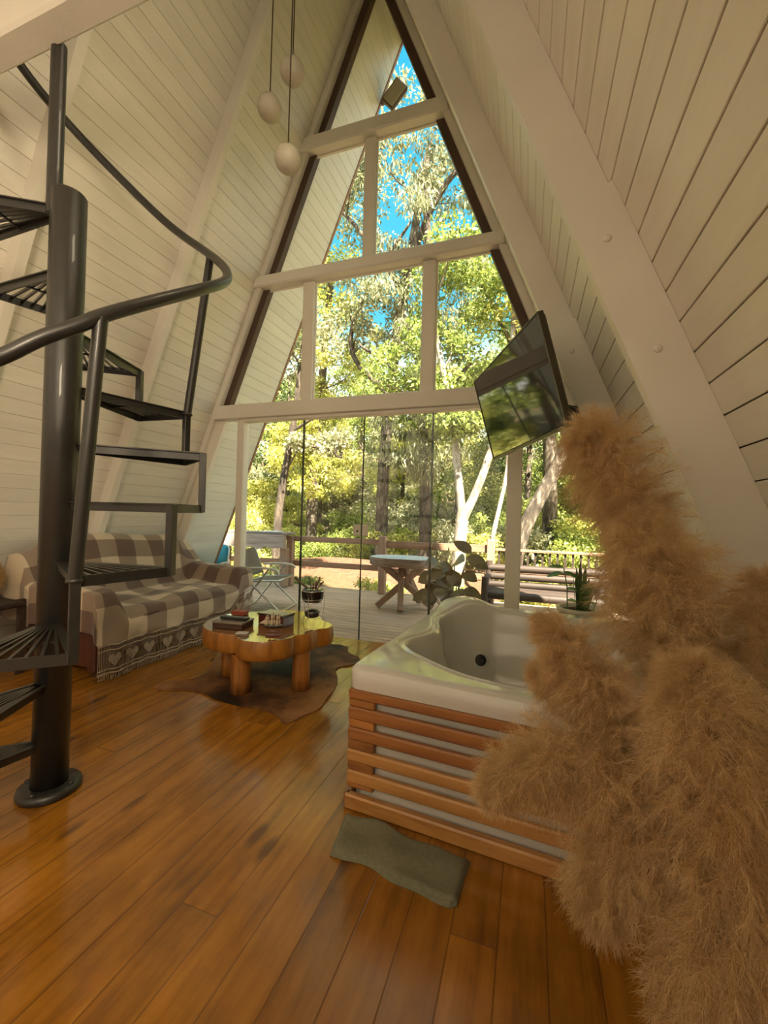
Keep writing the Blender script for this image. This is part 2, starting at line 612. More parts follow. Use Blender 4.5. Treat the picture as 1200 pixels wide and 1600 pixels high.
# floor
mb = MB()
mb.box((0, (Y_BACK + 0.02) / 2, -0.03), (5.3, -Y_BACK + 0.02, 0.06))
tag(mb.build('floor', M['floor']), 'varnished orange pine plank floor', kind='structure')

# rafters: planks standing in from the boards, pairs along the room
def rafter(side, y, depth, thick, z0=0.0, z1=None, name='trim_rafter', lower=True):
    mb = MB()
    top = HB - 0.02
    z1 = z1 or top - depth * 2.2
    def P(z, d, yy):
        return (side * half(z, d), yy, z)
    for (za, zb, dd, y0, y1) in ([(z0, z1, depth, y - thick / 2, y + thick / 2)]):
        pts = []
        vs = [P(za, 0.001, y0), P(za, dd, y0), P(zb, dd, y0), P(zb, 0.001, y0)]
        n = 4
        vb = [(v[0], y1, v[2]) for v in vs]
        mb.add(vs + vb, [(0, 1, 2, 3), (7, 6, 5, 4), (0, 4, 5, 1), (1, 5, 6, 2), (2, 6, 7, 3), (3, 7, 4, 0)], 0)
    o = mb.build(name, M['beam'])
    o['kind'] = 'structure'
    if lower:                                   # bolted splice board on the near face of the lower length
        zt = lower
        m2 = MB()
        y0 = y - thick / 2 - 0.035
        vs = [P(z0, 0.001, y0), P(z0, depth + .012, y0), P(zt, depth + .012, y0), P(zt + .07, 0.001, y0)]
        vb = [(v[0], y - thick / 2 - .0005, v[2]) for v in vs]
        m2.add(vs + vb, [(0, 1, 2, 3), (7, 6, 5, 4), (0, 4, 5, 1), (1, 5, 6, 2), (2, 6, 7, 3), (3, 7, 4, 0)], 0)
        pl = m2.build('splice_board', M['beam'], o)
        for zz in (zt - .12, zt - .5):
            m3 = MB()
            m3.lathe((side * half(zz, depth * .55), y0, zz), [(0, -.006), (.010, -.006), (.013, -.002), (.013, 0.0)], 10, R=Matrix.Rotation(-PI / 2, 3, 'X') @ Matrix.Rotation(PI, 3, 'X') if False else Matrix.Rotation(PI / 2, 3, 'X').inverted())
            m3.build('bolt', M['beam'], pl)
    return o
for y, lo in ((-1.0, 2.25), (-2.05, 2.22), (-3.1, 2.25), (-4.15, 2.25), (-5.2, 2.25), (-6.25, 2.25)):
    rafter(1, y, 0.15, 0.055, lower=lo)
for y in (-0.95, -2.0, -3.1, -4.15, -5.2, -6.25):
    rafter(-1, y, 0.105, 0.055, lower=None)
for s_ in (-1, 1):
    rafter(s_, -0.03, 0.058, 0.07, lower=None)

# front gable: cream framing beams and posts
ZB = {'lintel': (2.10, 2.278), 'mid': (3.458, 3.569), 'top': (4.723, 4.857)}
mb = MB()
mb.box((0, -0.02, 2.205), (2 * 1.70, 0.13, 0.145), bev=0.008)
mb.box((0.0, -0.012, 2.117), (2 * 1.36, 0.09, 0.034), bev=0.004)
tag(mb.build('trim_lintel', M['beam']), kind='structure')
mb = MB(); mb.box((-0.02, -0.03, 3.513), (2 * 1.255, 0.13, 0.111), bev=0.014); tag(mb.build('trim_middle_beam', M['beam']), kind='structure')
mb = MB(); mb.box((-0.02, -0.03, 4.79), (2 * 0.745, 0.13, 0.134), bev=0.014); tag(mb.build('trim_top_beam', M['beam']), kind='structure')
def post(x0, x1, z0, z1, y0=-0.05, y1=0.045):
    m = MB()
    m.box(((x0 + x1) / 2, (y0 + y1) / 2, (z0 + z1) / 2), (x1 - x0, y1 - y0, z1 - z0), bev=0.006)
    return tag(m.build('trim_post', M['sash']), kind='structure')
post(-1.417, -1.335, 0, 2.132)
post(1.285, 1.405, 0, 2.132)
post(-0.695, -0.575, 2.278, 3.458, -.03)
post(0.52, 0.64, 2.278, 3.458, -.03)
post(-0.075, 0.035, 3.569, 4.723, -.03)
# lower sloping frames beside the doors
for s_ in (-1, 1):
    mb = MB()
    def Q(z, d):
        return (s_ * half(z, d), -.03, z)
    vs = [Q(0, .058), Q(0, .15), Q(2.13, .15), Q(2.13, .058)]
    vb = [(v[0], .04, v[2]) for v in vs]
    mb.add(vs + vb, [(0, 1, 2, 3), (7, 6, 5, 4), (0, 4, 5, 1), (1, 5, 6, 2), (2, 6, 7, 3), (3, 7, 4, 0)])
    mb.add([(v[0] - s_ * .0, v[1], v[2]) for v in [Q(0, .15), Q(0, .165), Q(2.13, .165), Q(2.13, .15)]] + [(v[0], .01, v[2]) for v in [Q(0, .15), Q(0, .165), Q(2.13, .165), Q(2.13, .15)]],
           [(0, 1, 2, 3), (7, 6, 5, 4), (0, 4, 5, 1), (1, 5, 6, 2), (2, 6, 7, 3), (3, 7, 4, 0)])
    tag(mb.build('trim_sloping_frame', M['sash']), kind='structure')
    # dark stained outer frame seen above the lintel
    mb = MB()
    vs = [(s_ * half(z, d), -.008, z) for z, d in ((2.2, .055), (2.2, .128), (6.15, .128), (6.3, .055))]
    vb = [(v[0], .06, v[2]) for v in vs]
    mb.add(vs + vb, [(0, 1, 2, 3), (7, 6, 5, 4), (0, 4, 5, 1), (1, 5, 6, 2), (2, 6, 7, 3), (3, 7, 4, 0)])
    tag(mb.build('trim_dark_frame', M['dark_frame']), kind='structure')

# panes
def clip_pane(x0, x1, z0, z1, d=0.10):
    """rectangle clipped by the two roof slopes"""
    def inside(p):
        return abs(p[0]) <= half(p[1], d) + 1e-6
    poly = [(x0, z0), (x1, z0), (x1, z1), (x0, z1)]
    for s_ in (-1, 1):
        out = []
        f = lambda p: half(p[1], d) - s_ * p[0]
        for i in range(len(poly)):
            a, b = poly[i], poly[(i + 1) % len(poly)]
            fa, fb = f(a), f(b)
            if fa >= 0: out.append(a)
            if (fa >= 0) != (fb >= 0):
                k = fa / (fa - fb)
                out.append((a[0] + k * (b[0] - a[0]), a[1] + k * (b[1] - a[1])))
        poly = out
    return poly
wn_ = 1
def window(x0, x1, z0, z1, label, bead=True):
    global wn_
    p = clip_pane(x0, x1, z0, z1)
    m = MB()
    m.slab([(x, .03, z) for x, z in p], (0, .006, 0))
    o = m.build('window_%d' % wn_, M['glass'])
    tag(o, label, kind='structure')
    if bead:
        m = MB()
        n = len(p)
        cx = sum(a for a, b in p) / n; cz = sum(b for a, b in p) / n
        for i in range(n):
            a, b = p[i], p[(i + 1) % n]
            if math.hypot(a[0] - b[0], a[1] - b[1]) < .02 or (abs(a[0] - b[0]) > .02 and abs(a[1] - b[1]) > .02): continue
            pa = Vector((a[0], .018, a[1])); pb = Vector((b[0], .018, b[1]))
            m.beam(pa, pb, .022, .026, up=(0, 1, 0), bev=.003)
        m.build('glazing_bead', M['sash'], o)
    wn_ += 1
    return o
window(-2.6, -1.417, 0.02, 2.10, 'side pane left of the glass doors', False)
window(1.405, 2.6, 0.02, 2.10, 'side pane right of the glass doors', False)
window(-2, -0.695, 2.278, 3.458, 'left triangular pane above the lintel')
window(-0.575, 0.52, 2.278, 3.458, 'wide middle pane above the lintel')
window(0.64, 2, 2.278, 3.458, 'right triangular pane above the lintel')
window(-2, -0.075, 3.569, 4.723, 'left pane below the top beam')
window(0.035, 2, 3.569, 4.723, 'right pane below the top beam')
window(-2, 2, 4.857, 6.4, 'triangular pane at the peak')

# frameless glass doors
M['glass_edge'] = plain('dark_green_glass_edge', (0.02, 0.045, 0.03), 0.15)
dx = [(-1.33, -0.662, .012), (-0.66, -0.014, -.004), (-0.010, 0.652, -.004), (0.642, 1.283, .012)]
for i, (a, b, yy) in enumerate(dx):
    m = MB(); m.box(((a + b) / 2, yy, 1.05), (b - a, .008, 2.09))
    o = m.build('door_%d' % (i + 1), M['glass']); tag(o, ['leftmost fixed glass door panel', 'left sliding glass door panel with lock', 'right sliding glass door panel', 'rightmost fixed glass door panel'][i], kind='structure')
    for xx in ((b,) if i in (0, 1) else (a,)):
        m = MB(); m.box((xx, yy, 1.05), (.006 if i in (1, 2) else .019, .011, 2.09)); m.build('glass_edge', M['glass_edge'], o)
    if i == 1:
        m = MB(); m.box((-.052, yy - .015, 1.03), (.075, .022, .105), bev=.01)
        m.build('lock', plain('beige_lock_case', (.62, .58, .5), .4), o)
        m = MB(); m.lathe((-.045, yy - .030, 1.02), [(0, 0), (.009, 0), (.009, .006)], 12, R=Matrix.Rotation(PI / 2, 3, 'X').inverted()); m.build('keyhole', M['black'], o)
    if i == 2:
        m = MB(); m.box((.028, yy - .013, 1.03), (.055, .018, .105), bev=.008); m.build('strike_plate', plain('beige_strike_case', (.66, .62, .54), .4), o)

# back wall and the loft
mb = MB()
YB = Y_BACK + .03
def wallpoly(poly):
    mb.slab([(x, YB, z) for x, z in poly], (0, .06, 0))
wallpoly([(-half(0), 0), (half(0), 0), (0.01, HB - .03), (-.01, HB - .03)])
tag(mb.build('wall_back', M['boards']), kind='structure')
mb = MB(); mb.box((-.1, -2.53, 3.16), (2 * half(3.2) + .05, .115, .18), bev=.012)
tag(mb.build('trim_loft_beam', M['beam']), 'cream painted beam carrying the loft edge', kind='structure')
mb = MB()
for k in range(14):
    mb.box((0, -2.6 - .16 - k * .31, 3.29), (2 * half(3.3) - .02, .305, .03))
tag(mb.build('ceiling', M['boards']), 'cream board underside of the loft', kind='structure')
# ------------------------------------------------------------------ spiral staircase
SCX, SCY, SR = -0.381, -2.436, 0.543
def sz(k): return -0.03 + 0.245 * k
def sth(k): return math.radians(-131.2 + 34.4 * k)
def sp_(r, th, z): return Vector((SCX + r * math.cos(th), SCY + r * math.sin(th), z))
stair = thing('spiral_staircase', 'black steel spiral staircase with open wedge treads at the left', 'staircase', (SCX, SCY, 0))
mb = MB()
mb.lathe((SCX, SCY, 0), [(0, .0), (.064, .0), (.064, 2.47), (.060, 2.476), (0, 2.476)], 28)
pole = mb.build('pole', M['black_steel'], stair, (SCX, SCY, 0))
mb = MB()
mb.lathe((SCX, SCY, 0), [(0, 0), (.108, 0), (.112, .012), (.108, .028), (.09, .034), (.066, .036)], 32)
fl = mb.build('floor_flange', M['black_steel'], pole, (SCX, SCY, 0))
for a in (20, 110, 200, 290):
    mb = MB()
    mb.lathe((SCX + .088 * math.cos(math.radians(a)), SCY + .088 * math.sin(math.radians(a)), .033), [(.011, 0), (.011, .008), (0, .008)], 6)
    mb.build('bolt', M['black_steel'], fl, (SCX, SCY, .03))
mb = MB()
mb.tube([(SCX - .045, SCY - .03, 2.38), (SCX - .045, SCY - .03, 3.09)], .028, 16)
mb.build('upper_tube', M['black_steel'], stair, (SCX, SCY, 2.4))
for k in range(1, 11):
    a0, a1, z = sth(k - 1), sth(k), sz(k)
    mb = MB()
    h = .036
    p0, p1 = sp_(.05, a0, z - h / 2), sp_(SR, a0, z - h / 2)
    q0, q1 = sp_(.05, a1, z - h / 2), sp_(SR, a1, z - h / 2)
    mb.beam(p0, p1, .007, h); mb.beam(q0, q1, .007, h)
    mb.beam(p0 + Vector((0, 0, h / 2 - .003)), p1 + Vector((0, 0, h / 2 - .003)), .028, .005)
    mb.beam(q0 + Vector((0, 0, h / 2 - .003)), q1 + Vector((0, 0, h / 2 - .003)), .028, .005)
    mb.beam(p1, q1, .007, h)
    n = 8
    for i in range(1, n):
        t = i / n
        e_ = p1.lerp(q1, t)
        ai = a0 + (a1 - a0) * t
        mb.beam(sp_(.065, ai, z - .006), (e_.x, e_.y, z - .006), .009, .011)
    m1, m2 = sp_(SR * .6, a0, z - .014), sp_(SR * .6, a1, z - .014)
    mb.beam(m1, m2, .008, .008)
    tr = mb.build('tread', M['black_steel'], stair, sp_(0, 0, z))
    if k < 10:
        mb = MB()
        c = sp_(SR, a1, 0)
        R = rotz(a1)
        mb.box((c.x, c.y, (z + sz(k + 1)) / 2 - .018), (.030, .030, sz(k + 1) - z + .03), R, 0, .002)
        mb.build('riser_bar', M['black_steel'], stair, (c.x, c.y, z))
rail_pts = [(-150, .85), (-130, 1.02), (-110, 1.18), (-90, 1.30), (-70, 1.43), (-55, 1.53), (-46, 1.58), (-38, 1.66), (-30, 1.72), (-25, 1.77), (-11, 1.88), (10, 2.045), (27, 2.17), (42, 2.29), (56, 2.42), (77, 2.59), (93, 2.715), (106, 2.83), (123, 3.0), (137, 3.13), (150, 3.24), (160, 3.32), (169, 3.40)]
RR = .63
pts = [(SCX + RR * math.cos(math.radians(a)), SCY + RR * math.sin(math.radians(a)), z) for a, z in rail_pts]
pts = chaikin(pts, 2, closed=False)
mb = MB(); mb.tube(pts, .0215, 16)
mb.build('handrail', M['black_steel'], stair, (SCX, SCY, 1.5))
for (ba, bz, ta, tz) in ((-28, sz(4) - .02, -25, 1.765), (74, sz(7) - .02, 72, 2.55), (-97, sz(2) - .02, -97, 1.24)):
    mb = MB()
    b0 = Vector((SCX + (SR - .005) * math.cos(math.radians(ba)), SCY + (SR - .005) * math.sin(math.radians(ba)), bz))
    b1 = Vector((SCX + RR * math.cos(math.radians(ta)), SCY + RR * math.sin(math.radians(ta)), tz))
    mb.tube([b0, b1], .0205, 14)
    mb.lathe(b0, [(0, 0), (.026, 0), (.026, .008), (.02, .014)], 14)
    mb.build('baluster', M['black_steel'], stair, b0)

# ------------------------------------------------------------------ pendant globes
for (x, z, lab) in ((-.125, 4.18, 'highest of the three white globe pendant lamps'), (-.30, 3.98, 'white globe pendant lamp hanging furthest left'), (-.046, 3.435, 'lowest of the three white globe pendant lamps')):
    yy = -1.2 if z > 3.6 else -1.345
    top = (WA + OFF - abs(x)) / (WA / HA) - .02
    t = thing('pendant_lamp', lab, 'lamp', (x, yy, top), 'white globe pendant lamps')
    mb = MB(); mb.sphere((x, yy, z), .083, 32, 20); mb.lathe((x, yy, z + .083), [(.0, .008), (.016, .008), (.018, 0)], 14)
    mb.build('globe_shade', M['globe'], t, (x, yy, z))
    mb = MB(); mb.tube([(x, yy, z + .085), (x + .004, yy, (z + top) / 2), (x, yy, top)], .0042, 8)
    mb.build('cord', M['cord'], t, (x, yy, z))

# ------------------------------------------------------------------ television on the rafter
tv_c = Vector((1.35, -1.08, 1.87))
a_, b_, c_ = -1.14, -0.03, 0.27
TR = Matrix.Rotation(a_, 3, 'Z') @ Matrix.Rotation(b_, 3, 'Y') @ Matrix.Rotation(c_, 3, 'X')
tv = thing('television', 'flat black television on a swivel arm fixed to the right rafter', 'television', tv_c)
M['screen'] = plain('glossy_black_screen', (0.010, 0.010, 0.012), 0.045, var=0.02)
M['screen'].node_tree.nodes['Principled BSDF'].inputs['IOR'].default_value = 1.75
M['tv_frame'] = plain('dark_bronze_television_frame', (0.07, 0.062, 0.045), 0.3, 0.4)
def tvp(x, y, z): return tv_c + TR @ Vector((x, y, z))
mb = MB(); mb.box(tvp(0, .008, .004), (.945, .012, .545), TR, 0, .002); mb.build('screen', M['screen'], tv, tv_c)
mb = MB()
for (x, z, w_, h_) in ((0, .278, .972, .010), (0, -.279, .972, .016), (-.481, 0, .010, .56), (.481, 0, .010, .56)):
    mb.box(tvp(x, .014, z), (w_, .032, h_), TR, 0, .002)
mb.box(tvp(0, .032, 0), (.95, .022, .54), TR, 0, .004)
mb.build('frame', M['tv_frame'], tv, tv_c)
mb = MB(); mb.box(tvp(.05, .06, -.08), (.5, .045, .32), TR, 0, .015); mb.build('rear_housing', M['black'], tv, tv_c)
mb = MB(); mb.box(tvp(.05, .088, -.02), (.22, .010, .22), TR, 0, .002)
mnt = Vector((half(1.80, .16), -1.0, 1.80))
el = tvp(.05, .10, -.02).lerp(mnt, .5) + Vector((0, .07, 0))
mb.beam(tvp(.05, .09, -.02), el, .03, .05); mb.beam(el, mnt, .03, .05)
mb.box(mnt + Vector((.0, 0, 0)), (.03, .06, .16), None, 0, .003)
mb.build('wall_arm', M['black'], tv, tv_c)
mb = MB(); mb.tube(chaikin([tuple(tvp(.25, .09, -.15)), tuple(tvp(.42, .11, -.2)), (1.66, -1.30, 1.63), (1.70, -1.15, 1.55), (1.75, -1.03, 1.66)], 2, False), .004, 6)
mb.build('power_cable', M['black'], tv, tv_c)

# ------------------------------------------------------------------ corner tub with slatted skirt
TA = math.radians(-4.5)
TC = Vector((0.79, -2.085, 0))
TRZ = rotz(TA)
TW, TD, TH = 1.36, 1.50, 0.565
def tl(x, y, z=0.0): return TC + TRZ @ Vector((x, y, z))
tub = thing('whirlpool_tub', 'white acrylic whirlpool tub with orange brown slatted skirt', 'bathtub', TC)
nx, ny = 190, 200
xs = np.linspace(0, TW, nx); ys = np.linspace(0, TD, ny)
X, Y = np.meshgrid(xs, ys, indexing='ij')
cxb, cyb = .71, .74
ang = np.arctan2(Y - cyb, X - cxb); rad = np.hypot(X - cxb, Y - cyb)
kn = [(-180, .54), (-172, .545), (-165, .585), (-159, .655), (-152, .70), (-139, .69), (-122, .655), (-106, .635), (-92, .62), (-70, .60), (-50, .64), (-35, .66), (-15, .56), (0, .53), (20, .55), (40, .64), (55, .70), (70, .62), (90, .57), (101, .585), (111, .63), (124, .695), (135, .71), (145, .71), (153, .68), (163, .625), (171, .57), (180, .54)]
ka = np.radians([k[0] for k in kn]); kr = np.array([k[1] for k in kn])
aa = np.linspace(-np.pi, np.pi, 721); rr_ = np.interp(aa, ka, kr)
ker = np.hanning(19); ker /= ker.sum()
rr_ = np.convolve(np.concatenate([rr_[-10:-1], rr_, rr_[1:10]]), ker, 'valid')
ro = np.interp(ang, aa, rr_)
d = (ro - rad)                                   # >0 inside the basin
def sst(x): x = np.clip(x, 0, 1); return x * x * (3 - 2 * x)
Z = np.full_like(X, TH)
Z -= .020 * sst((d + .055) / .03)                 # a step down towards the lip
Z += .016 * np.exp(-((d + .012) / .013) ** 2)     # rolled lip round the basin
Z -= .12 * sst(d / .035) + .29 * sst((d - .01) / .13)
# raised head rests in the far left corner and a lower one near
hc = np.exp(-(((X - .17) / .17) ** 2 + ((Y - 1.36) / .16) ** 2) ** 1.5)
Z += .062 * hc * sst(1 - d / .05)
Z += .012 * np.exp(-(((X - .16) / .15) ** 2 + ((Y - .16) / .15) ** 2))
edge = np.minimum(np.minimum(X, TW - X), np.minimum(Y, TD - Y))
Z -= .018 * (1 - sst(edge / .03)) ** 2
# round the outer corners
PX, PY = X.copy(), Y.copy()
for cx0, cy0, sx_, sy_ in ((0, 0, 1, 1), (TW, 0, -1, 1), (0, TD, 1, -1), (TW, TD, -1, -1)):
    r0 = .05
    ux = (PX - cx0) * sx_; uy = (PY - cy0) * sy_
    m_ = (ux < r0) & (uy < r0)
    dx_, dy_ = r0 - ux, r0 - uy
    mx_ = np.maximum(np.maximum(dx_, dy_), 1e-9); hy_ = np.maximum(np.hypot(dx_, dy_), 1e-9)
    f_ = mx_ / hy_
    PX = np.where(m_, cx0 + sx_ * (r0 - dx_ * f_), PX); PY = np.where(m_, cy0 + sy_ * (r0 - dy_ * f_), PY)
ca, sa = math.cos(TA), math.sin(TA)
VX = TC.x + ca * PX - sa * PY; VY = TC.y + sa * PX + ca * PY
V = np.stack([VX, VY, Z], -1).reshape(-1, 3)
I = np.arange(nx * ny).reshape(nx, ny)
F = np.stack([I[:-1, :-1], I[1:, :-1], I[1:, 1:], I[:-1, 1:]], -1).reshape(-1, 4)
bd = np.concatenate([I[:, 0], I[-1, 1:], I[::-1, -1][1:], I[0, ::-1][1:-1]])
lo = V[bd].copy(); lo[:, 2] = .478
mid = V[bd].copy(); mid[:, 2] = .50
nb = len(V)
V = np.concatenate([V, mid, lo])
n_ = len(bd)
k0 = np.arange(n_); k1 = (k0 + 1) % n_
F = np.concatenate([F, np.stack([bd[k0], nb + k0, nb + k1, bd[k1]], -1), np.stack([nb + k0, nb + n_ + k0, nb + n_ + k1, nb + k1], -1)])
shell = fast_mesh('tub_shell', V, F, M['tub'], tub, True, loc=TC)
# jet in the far inner side
jc = tl(cxb - .12, 0) ; 
M['jet'] = plain('pale_jet_trim', (.50, .48, .44), .25)
def tub_jet(u, v, zc, nrm):
    mb = MB()
    R = Vector(nrm).to_track_quat('Z', 'Y').to_matrix()
    c = tl(u, v, zc) + Vector(nrm).normalized() * .012
    mb.lathe(c, [(.046, -.004), (.048, .005), (.038, .010), (.034, .006)], 24, R=R)
    j = mb.build('jet_ring', M['jet'], tub, c)
    mb = MB(); mb.lathe(c, [(.034, .006), (.016, .002), (.016, .010), (.009, .012), (0, .006)], 20, R=R); mb.build('jet_nozzle', M['black'], j, c)
tub_jet(.34, 1.02, .33, (.35, -.93, .28))
tub_jet(.98, 1.08, .35, (-.3, -.95, .25))
# skirt
mb = MB()
mb.box(tl(TW / 2, .045, .24), (TW - .07, .02, .47), TRZ)
mb.box(tl(.045, TD / 2, .24), (.02, TD - .07, .47), TRZ)
mb.box(tl(TW - .045, TD / 2, .24), (.02, TD - .07, .47), TRZ)
mb.box(tl(TW / 2, TD - .045, .24), (TW - .07, .02, .47), TRZ)
mb.build('side_panel', M['tub_panel'], tub, TC)
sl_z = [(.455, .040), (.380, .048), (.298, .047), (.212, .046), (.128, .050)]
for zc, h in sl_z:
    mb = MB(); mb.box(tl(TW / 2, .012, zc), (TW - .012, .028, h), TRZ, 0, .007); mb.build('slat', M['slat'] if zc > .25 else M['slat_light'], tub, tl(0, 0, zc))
    mb = MB(); mb.box(tl(.010, TD / 2 + .02, zc), (.024, TD - .03, h), TRZ, 0, .006); mb.build('slat', M['slat_y'], tub, tl(0, 0, zc))
mb = MB(); mb.box(tl(TW / 2, .010, .030), (TW - .004, .034, .058), TRZ, 0, .006); mb.build('base_board', M['slat_light'], tub, TC)
mb = MB(); mb.box(tl(.008, TD / 2, .030), (.026, TD, .058), TRZ, 0, .006); mb.build('base_board', M['slat_y'], tub, TC)
for x in (.062, TW - .062):
    mb = MB()
    zs = [.475] + [z for z, h in sl_z] + [.06]
    for i in range(5):
        zt = sl_z[i][0] - sl_z[i][1] / 2 - .0005
        zb = (sl_z[i + 1][0] + sl_z[i + 1][1] / 2 + .0005) if i < 4 else .082
        mb.box(tl(x, .020, (zt + zb) / 2), (.112, .024, zt - zb), TRZ, 0, .003)
    mb.build('stile', M['slat_v'], tub, tl(x, 0, 0))

# folded bath mat on the floor
mb = MB()
ol = [(0.845, -2.335), (0.80, -2.12), (1.29, -2.165), (1.325, -2.30), (1.285, -2.36), (1.10, -2.345)]
t = 'x'
M['mat'] = plain('sage_green_towelling', (0.235, 0.225, 0.145), 0.95, var=0.15, vscale=90, bmp=0.6)
def cloth_layer(ol, z0, z1, name, parent=None):
    n = 46; m = 20
    A, B, C_, D_ = ol
    vs = []
    for j in range(m + 1):
        for i in range(n + 1):
            u, v = i / n, j / m
            p = [(1 - u) * (1 - v) * A[k] + u * (1 - v) * D_[k] + u * v * C_[k] + (1 - u) * v * B[k] for k in (0, 1)]
            e_ = min(u, 1 - u) * n; e2 = min(v, 1 - v) * m
            ed = min(e_, e2)
            z = z1 - (z1 - z0) * max(0, 1 - ed / 1.4) ** 2 + .0035 * math.sin(u * 13 + v * 4) + .003 * math.sin(v * 9 - u * 5)
            p[1] += .010 * math.sin(u * 6.0) - .005 * math.sin(u * 15)
            vs.append((p[0], p[1], max(z, z0)))
    fs = [(j * (n + 1) + i, j * (n + 1) + i + 1, (j + 1) * (n + 1) + i + 1, (j + 1) * (n + 1) + i) for j in range(m) for i in range(n)]
    ring = [i for i in range(n + 1)] + [j * (n + 1) + n for j in range(1, m + 1)] + [m * (n + 1) + i for i in range(n - 1, -1, -1)] + [j * (n + 1) for j in range(m - 1, 0, -1)]
    o = MB(); o.add(vs, fs, 0, True)
    o.add([vs[i] for i in ring] + [(vs[i][0], vs[i][1], z0) for i in ring], [(k, (k + 1) % len(ring), len(ring) + (k + 1) % len(ring), len(ring) + k) for k in range(len(ring))])
    return o
o1 = cloth_layer([(0.845, -2.322), (0.815, -2.128), (1.30, -2.168), (1.285, -2.352)], .002, .022, 'a')
o2 = cloth_layer([(0.850, -2.318), (0.818, -2.134), (1.305, -2.170), (1.275, -2.36)], .001, .012, 'b')
o1.v += o2.v and []
off = len(o1.v)
o1.add(o2.v, o2.f)
tag(o1.build('bath_mat', M['mat'], None, (1.06, -2.24, 0)), 'folded sage green bath mat on the floor against the tub', 'mat')

# ------------------------------------------------------------------ cowhide rug
hide = [(-.86, -1.50), (-.80, -1.40), (-.68, -1.33), (-.70, -1.18), (-.80, -1.02), (-.98, -.72), (-1.02, -.50), (-.90, -.42), (-.70, -.50), (-.46, -.42), (-.29, -.26), (-.09, -.20), (.00, -.26), (.04, -.38), (.17, -.44), (.22, -.52), (.20, -.64), (.10, -.72), (.14, -.82), (.22, -.93), (.27, -1.10), (.29, -1.26), (.31, -1.38), (.27, -1.47), (.25, -1.57), (.20, -1.62), (.14, -1.55), (.02, -1.51), (-.13, -1.53), (-.33, -1.51), (-.46, -1.47), (-.60, -1.46), (-.70, -1.50), (-.80, -1.54)]
hd = chaikin(hide, 2)
def hide_material():
    m, t, b = nodes('brown_cowhide')
    c = N(t, 'ShaderNodeTexCoord'); v = c.outputs['Object']
    n = noise(t, v, 2.6, 6, 0.6)
    r = ramp(t, [(0.34, (0.022, 0.012, 0.008)), (0.45, (0.085, 0.034, 0.014)), (0.55, (0.20, 0.088, 0.030)), (0.68, (0.30, 0.145, 0.055))])
    s = N(t, 'ShaderNodeSeparateXYZ'); t.links.new(v, s.inputs[0])
    # darker back along the middle of the hide
    dd = math_(t, 'ABSOLUTE', math_(t, 'ADD', s.outputs['X'], -.02))
    k = math_(t, 'ADD', n.outputs[0], math_(t, 'MULTIPLY', math_(t, 'SUBTRACT', dd, .28), .42))
    t.links.new(k, r.inputs[0]); t.links.new(r.outputs[0], b.inputs['Base Color'])
    b.inputs['Roughness'].default_value = 0.7
    b.inputs['Specular IOR Level'].default_value = 0.25
    n2 = noise(t, mapped(t, (60, 220, 60)), 2, 4); bump(t, b, n2.outputs[0], .4, .003)
    return m
mb = MB()
cx_ = sum(p[0] for p in hd) / len(hd); cy_ = sum(p[1] for p in hd) / len(hd)
K = 14; n = len(hd); vs = []; fs = []
for j in range(K + 1):
    t = j / K
    for i, p in enumerate(hd):
        x = cx_ + (p[0] - cx_) * t; y = cy_ + (p[1] - cy_) * t
        wv = .004 * math.sin(x * 21 + y * 9) * t + .003 * math.sin(y * 30)
        z = .006 + abs(wv) + (.006 * max(0, math.sin(i * .55)) if j == K else 0)
        vs.append((x, y, z))
for j in range(K):
    for i in range(n):
        fs.append((j * n + i, j * n + (i + 1) % n, (j + 1) * n + (i + 1) % n, (j + 1) * n + i))
mb.add(vs, fs, 0, True)
mb.add([vs[K * n + i] for i in range(n)] + [(vs[K * n + i][0], vs[K * n + i][1], .001) for i in range(n)], [(i, (i + 1) % n, n + (i + 1) % n, n + i) for i in range(n)])
tag(mb.build('cowhide_rug', hide_material(), None, (cx_, cy_, 0)), 'brown and black cowhide rug under the coffee table', 'rug')

# ------------------------------------------------------------------ tree slab coffee table
def slab_material(name, c1, c2, rough, coat, bark=False):
    m, t, b = nodes(name)
    v = mapped(t, (1, 1, 1))
    n = noise(t, v, 7, 5, .6)
    if bark:
        n = noise(t, mapped(t, (9, 9, 2)), 2.2, 6, .65)
    else:
        wv = N(t, 'ShaderNodeTexWave', wave_type='RINGS', rings_direction='Z')
        wv.inputs['Scale'].default_value = 9; wv.inputs['Distortion'].default_value = 5
        t.links.new(v, wv.inputs['Vector'])
        n = wv
    r = ramp(t, [(0.25, c1), (0.7, c2)])
    t.links.new(n.outputs[1 if not bark and len(n.outputs) > 1 else 0], r.inputs[0])
    t.links.new(r.outputs[0], b.inputs['Base Color'])
    b.inputs['Roughness'].default_value = rough
    b.inputs['Coat Weight'].default_value = coat
    b.inputs['Coat Roughness'].default_value = .05
    return m
M['slab_side'] = slab_material('varnished_slab_side', (0.17, 0.055, 0.010), (0.50, 0.21, 0.030), .35, .3, True)
M['slab_top'] = slab_material('glossy_slab_top', (0.20, 0.085, 0.03), (0.36, 0.17, 0.06), .12, .9)
M['table_leg'] = wood('varnished_log_legs', (0.15, 0.05, 0.012), (0.42, 0.17, 0.035), 'z', .35, .3)
tab_ol = [(-.70, -1.00), (-.71, -1.14), (-.67, -1.28), (-.58, -1.38), (-.45, -1.43), (-.33, -1.43), (-.285, -1.415), (-.27, -1.43), (-.22, -1.49), (-.10, -1.51), (.00, -1.46), (.065, -1.38), (.075, -1.31), (.065, -1.275), (.10, -1.25), (.13, -1.18), (.125, -1.11), (.135, -1.07), (.18, -1.04), (.185, -.95), (.12, -.89), (.04, -.86), (.01, -.80), (-.08, -.71), (-.22, -.66), (-.36, -.67), (-.47, -.73), (-.52, -.82), (-.60, -.86), (-.67, -.92)]
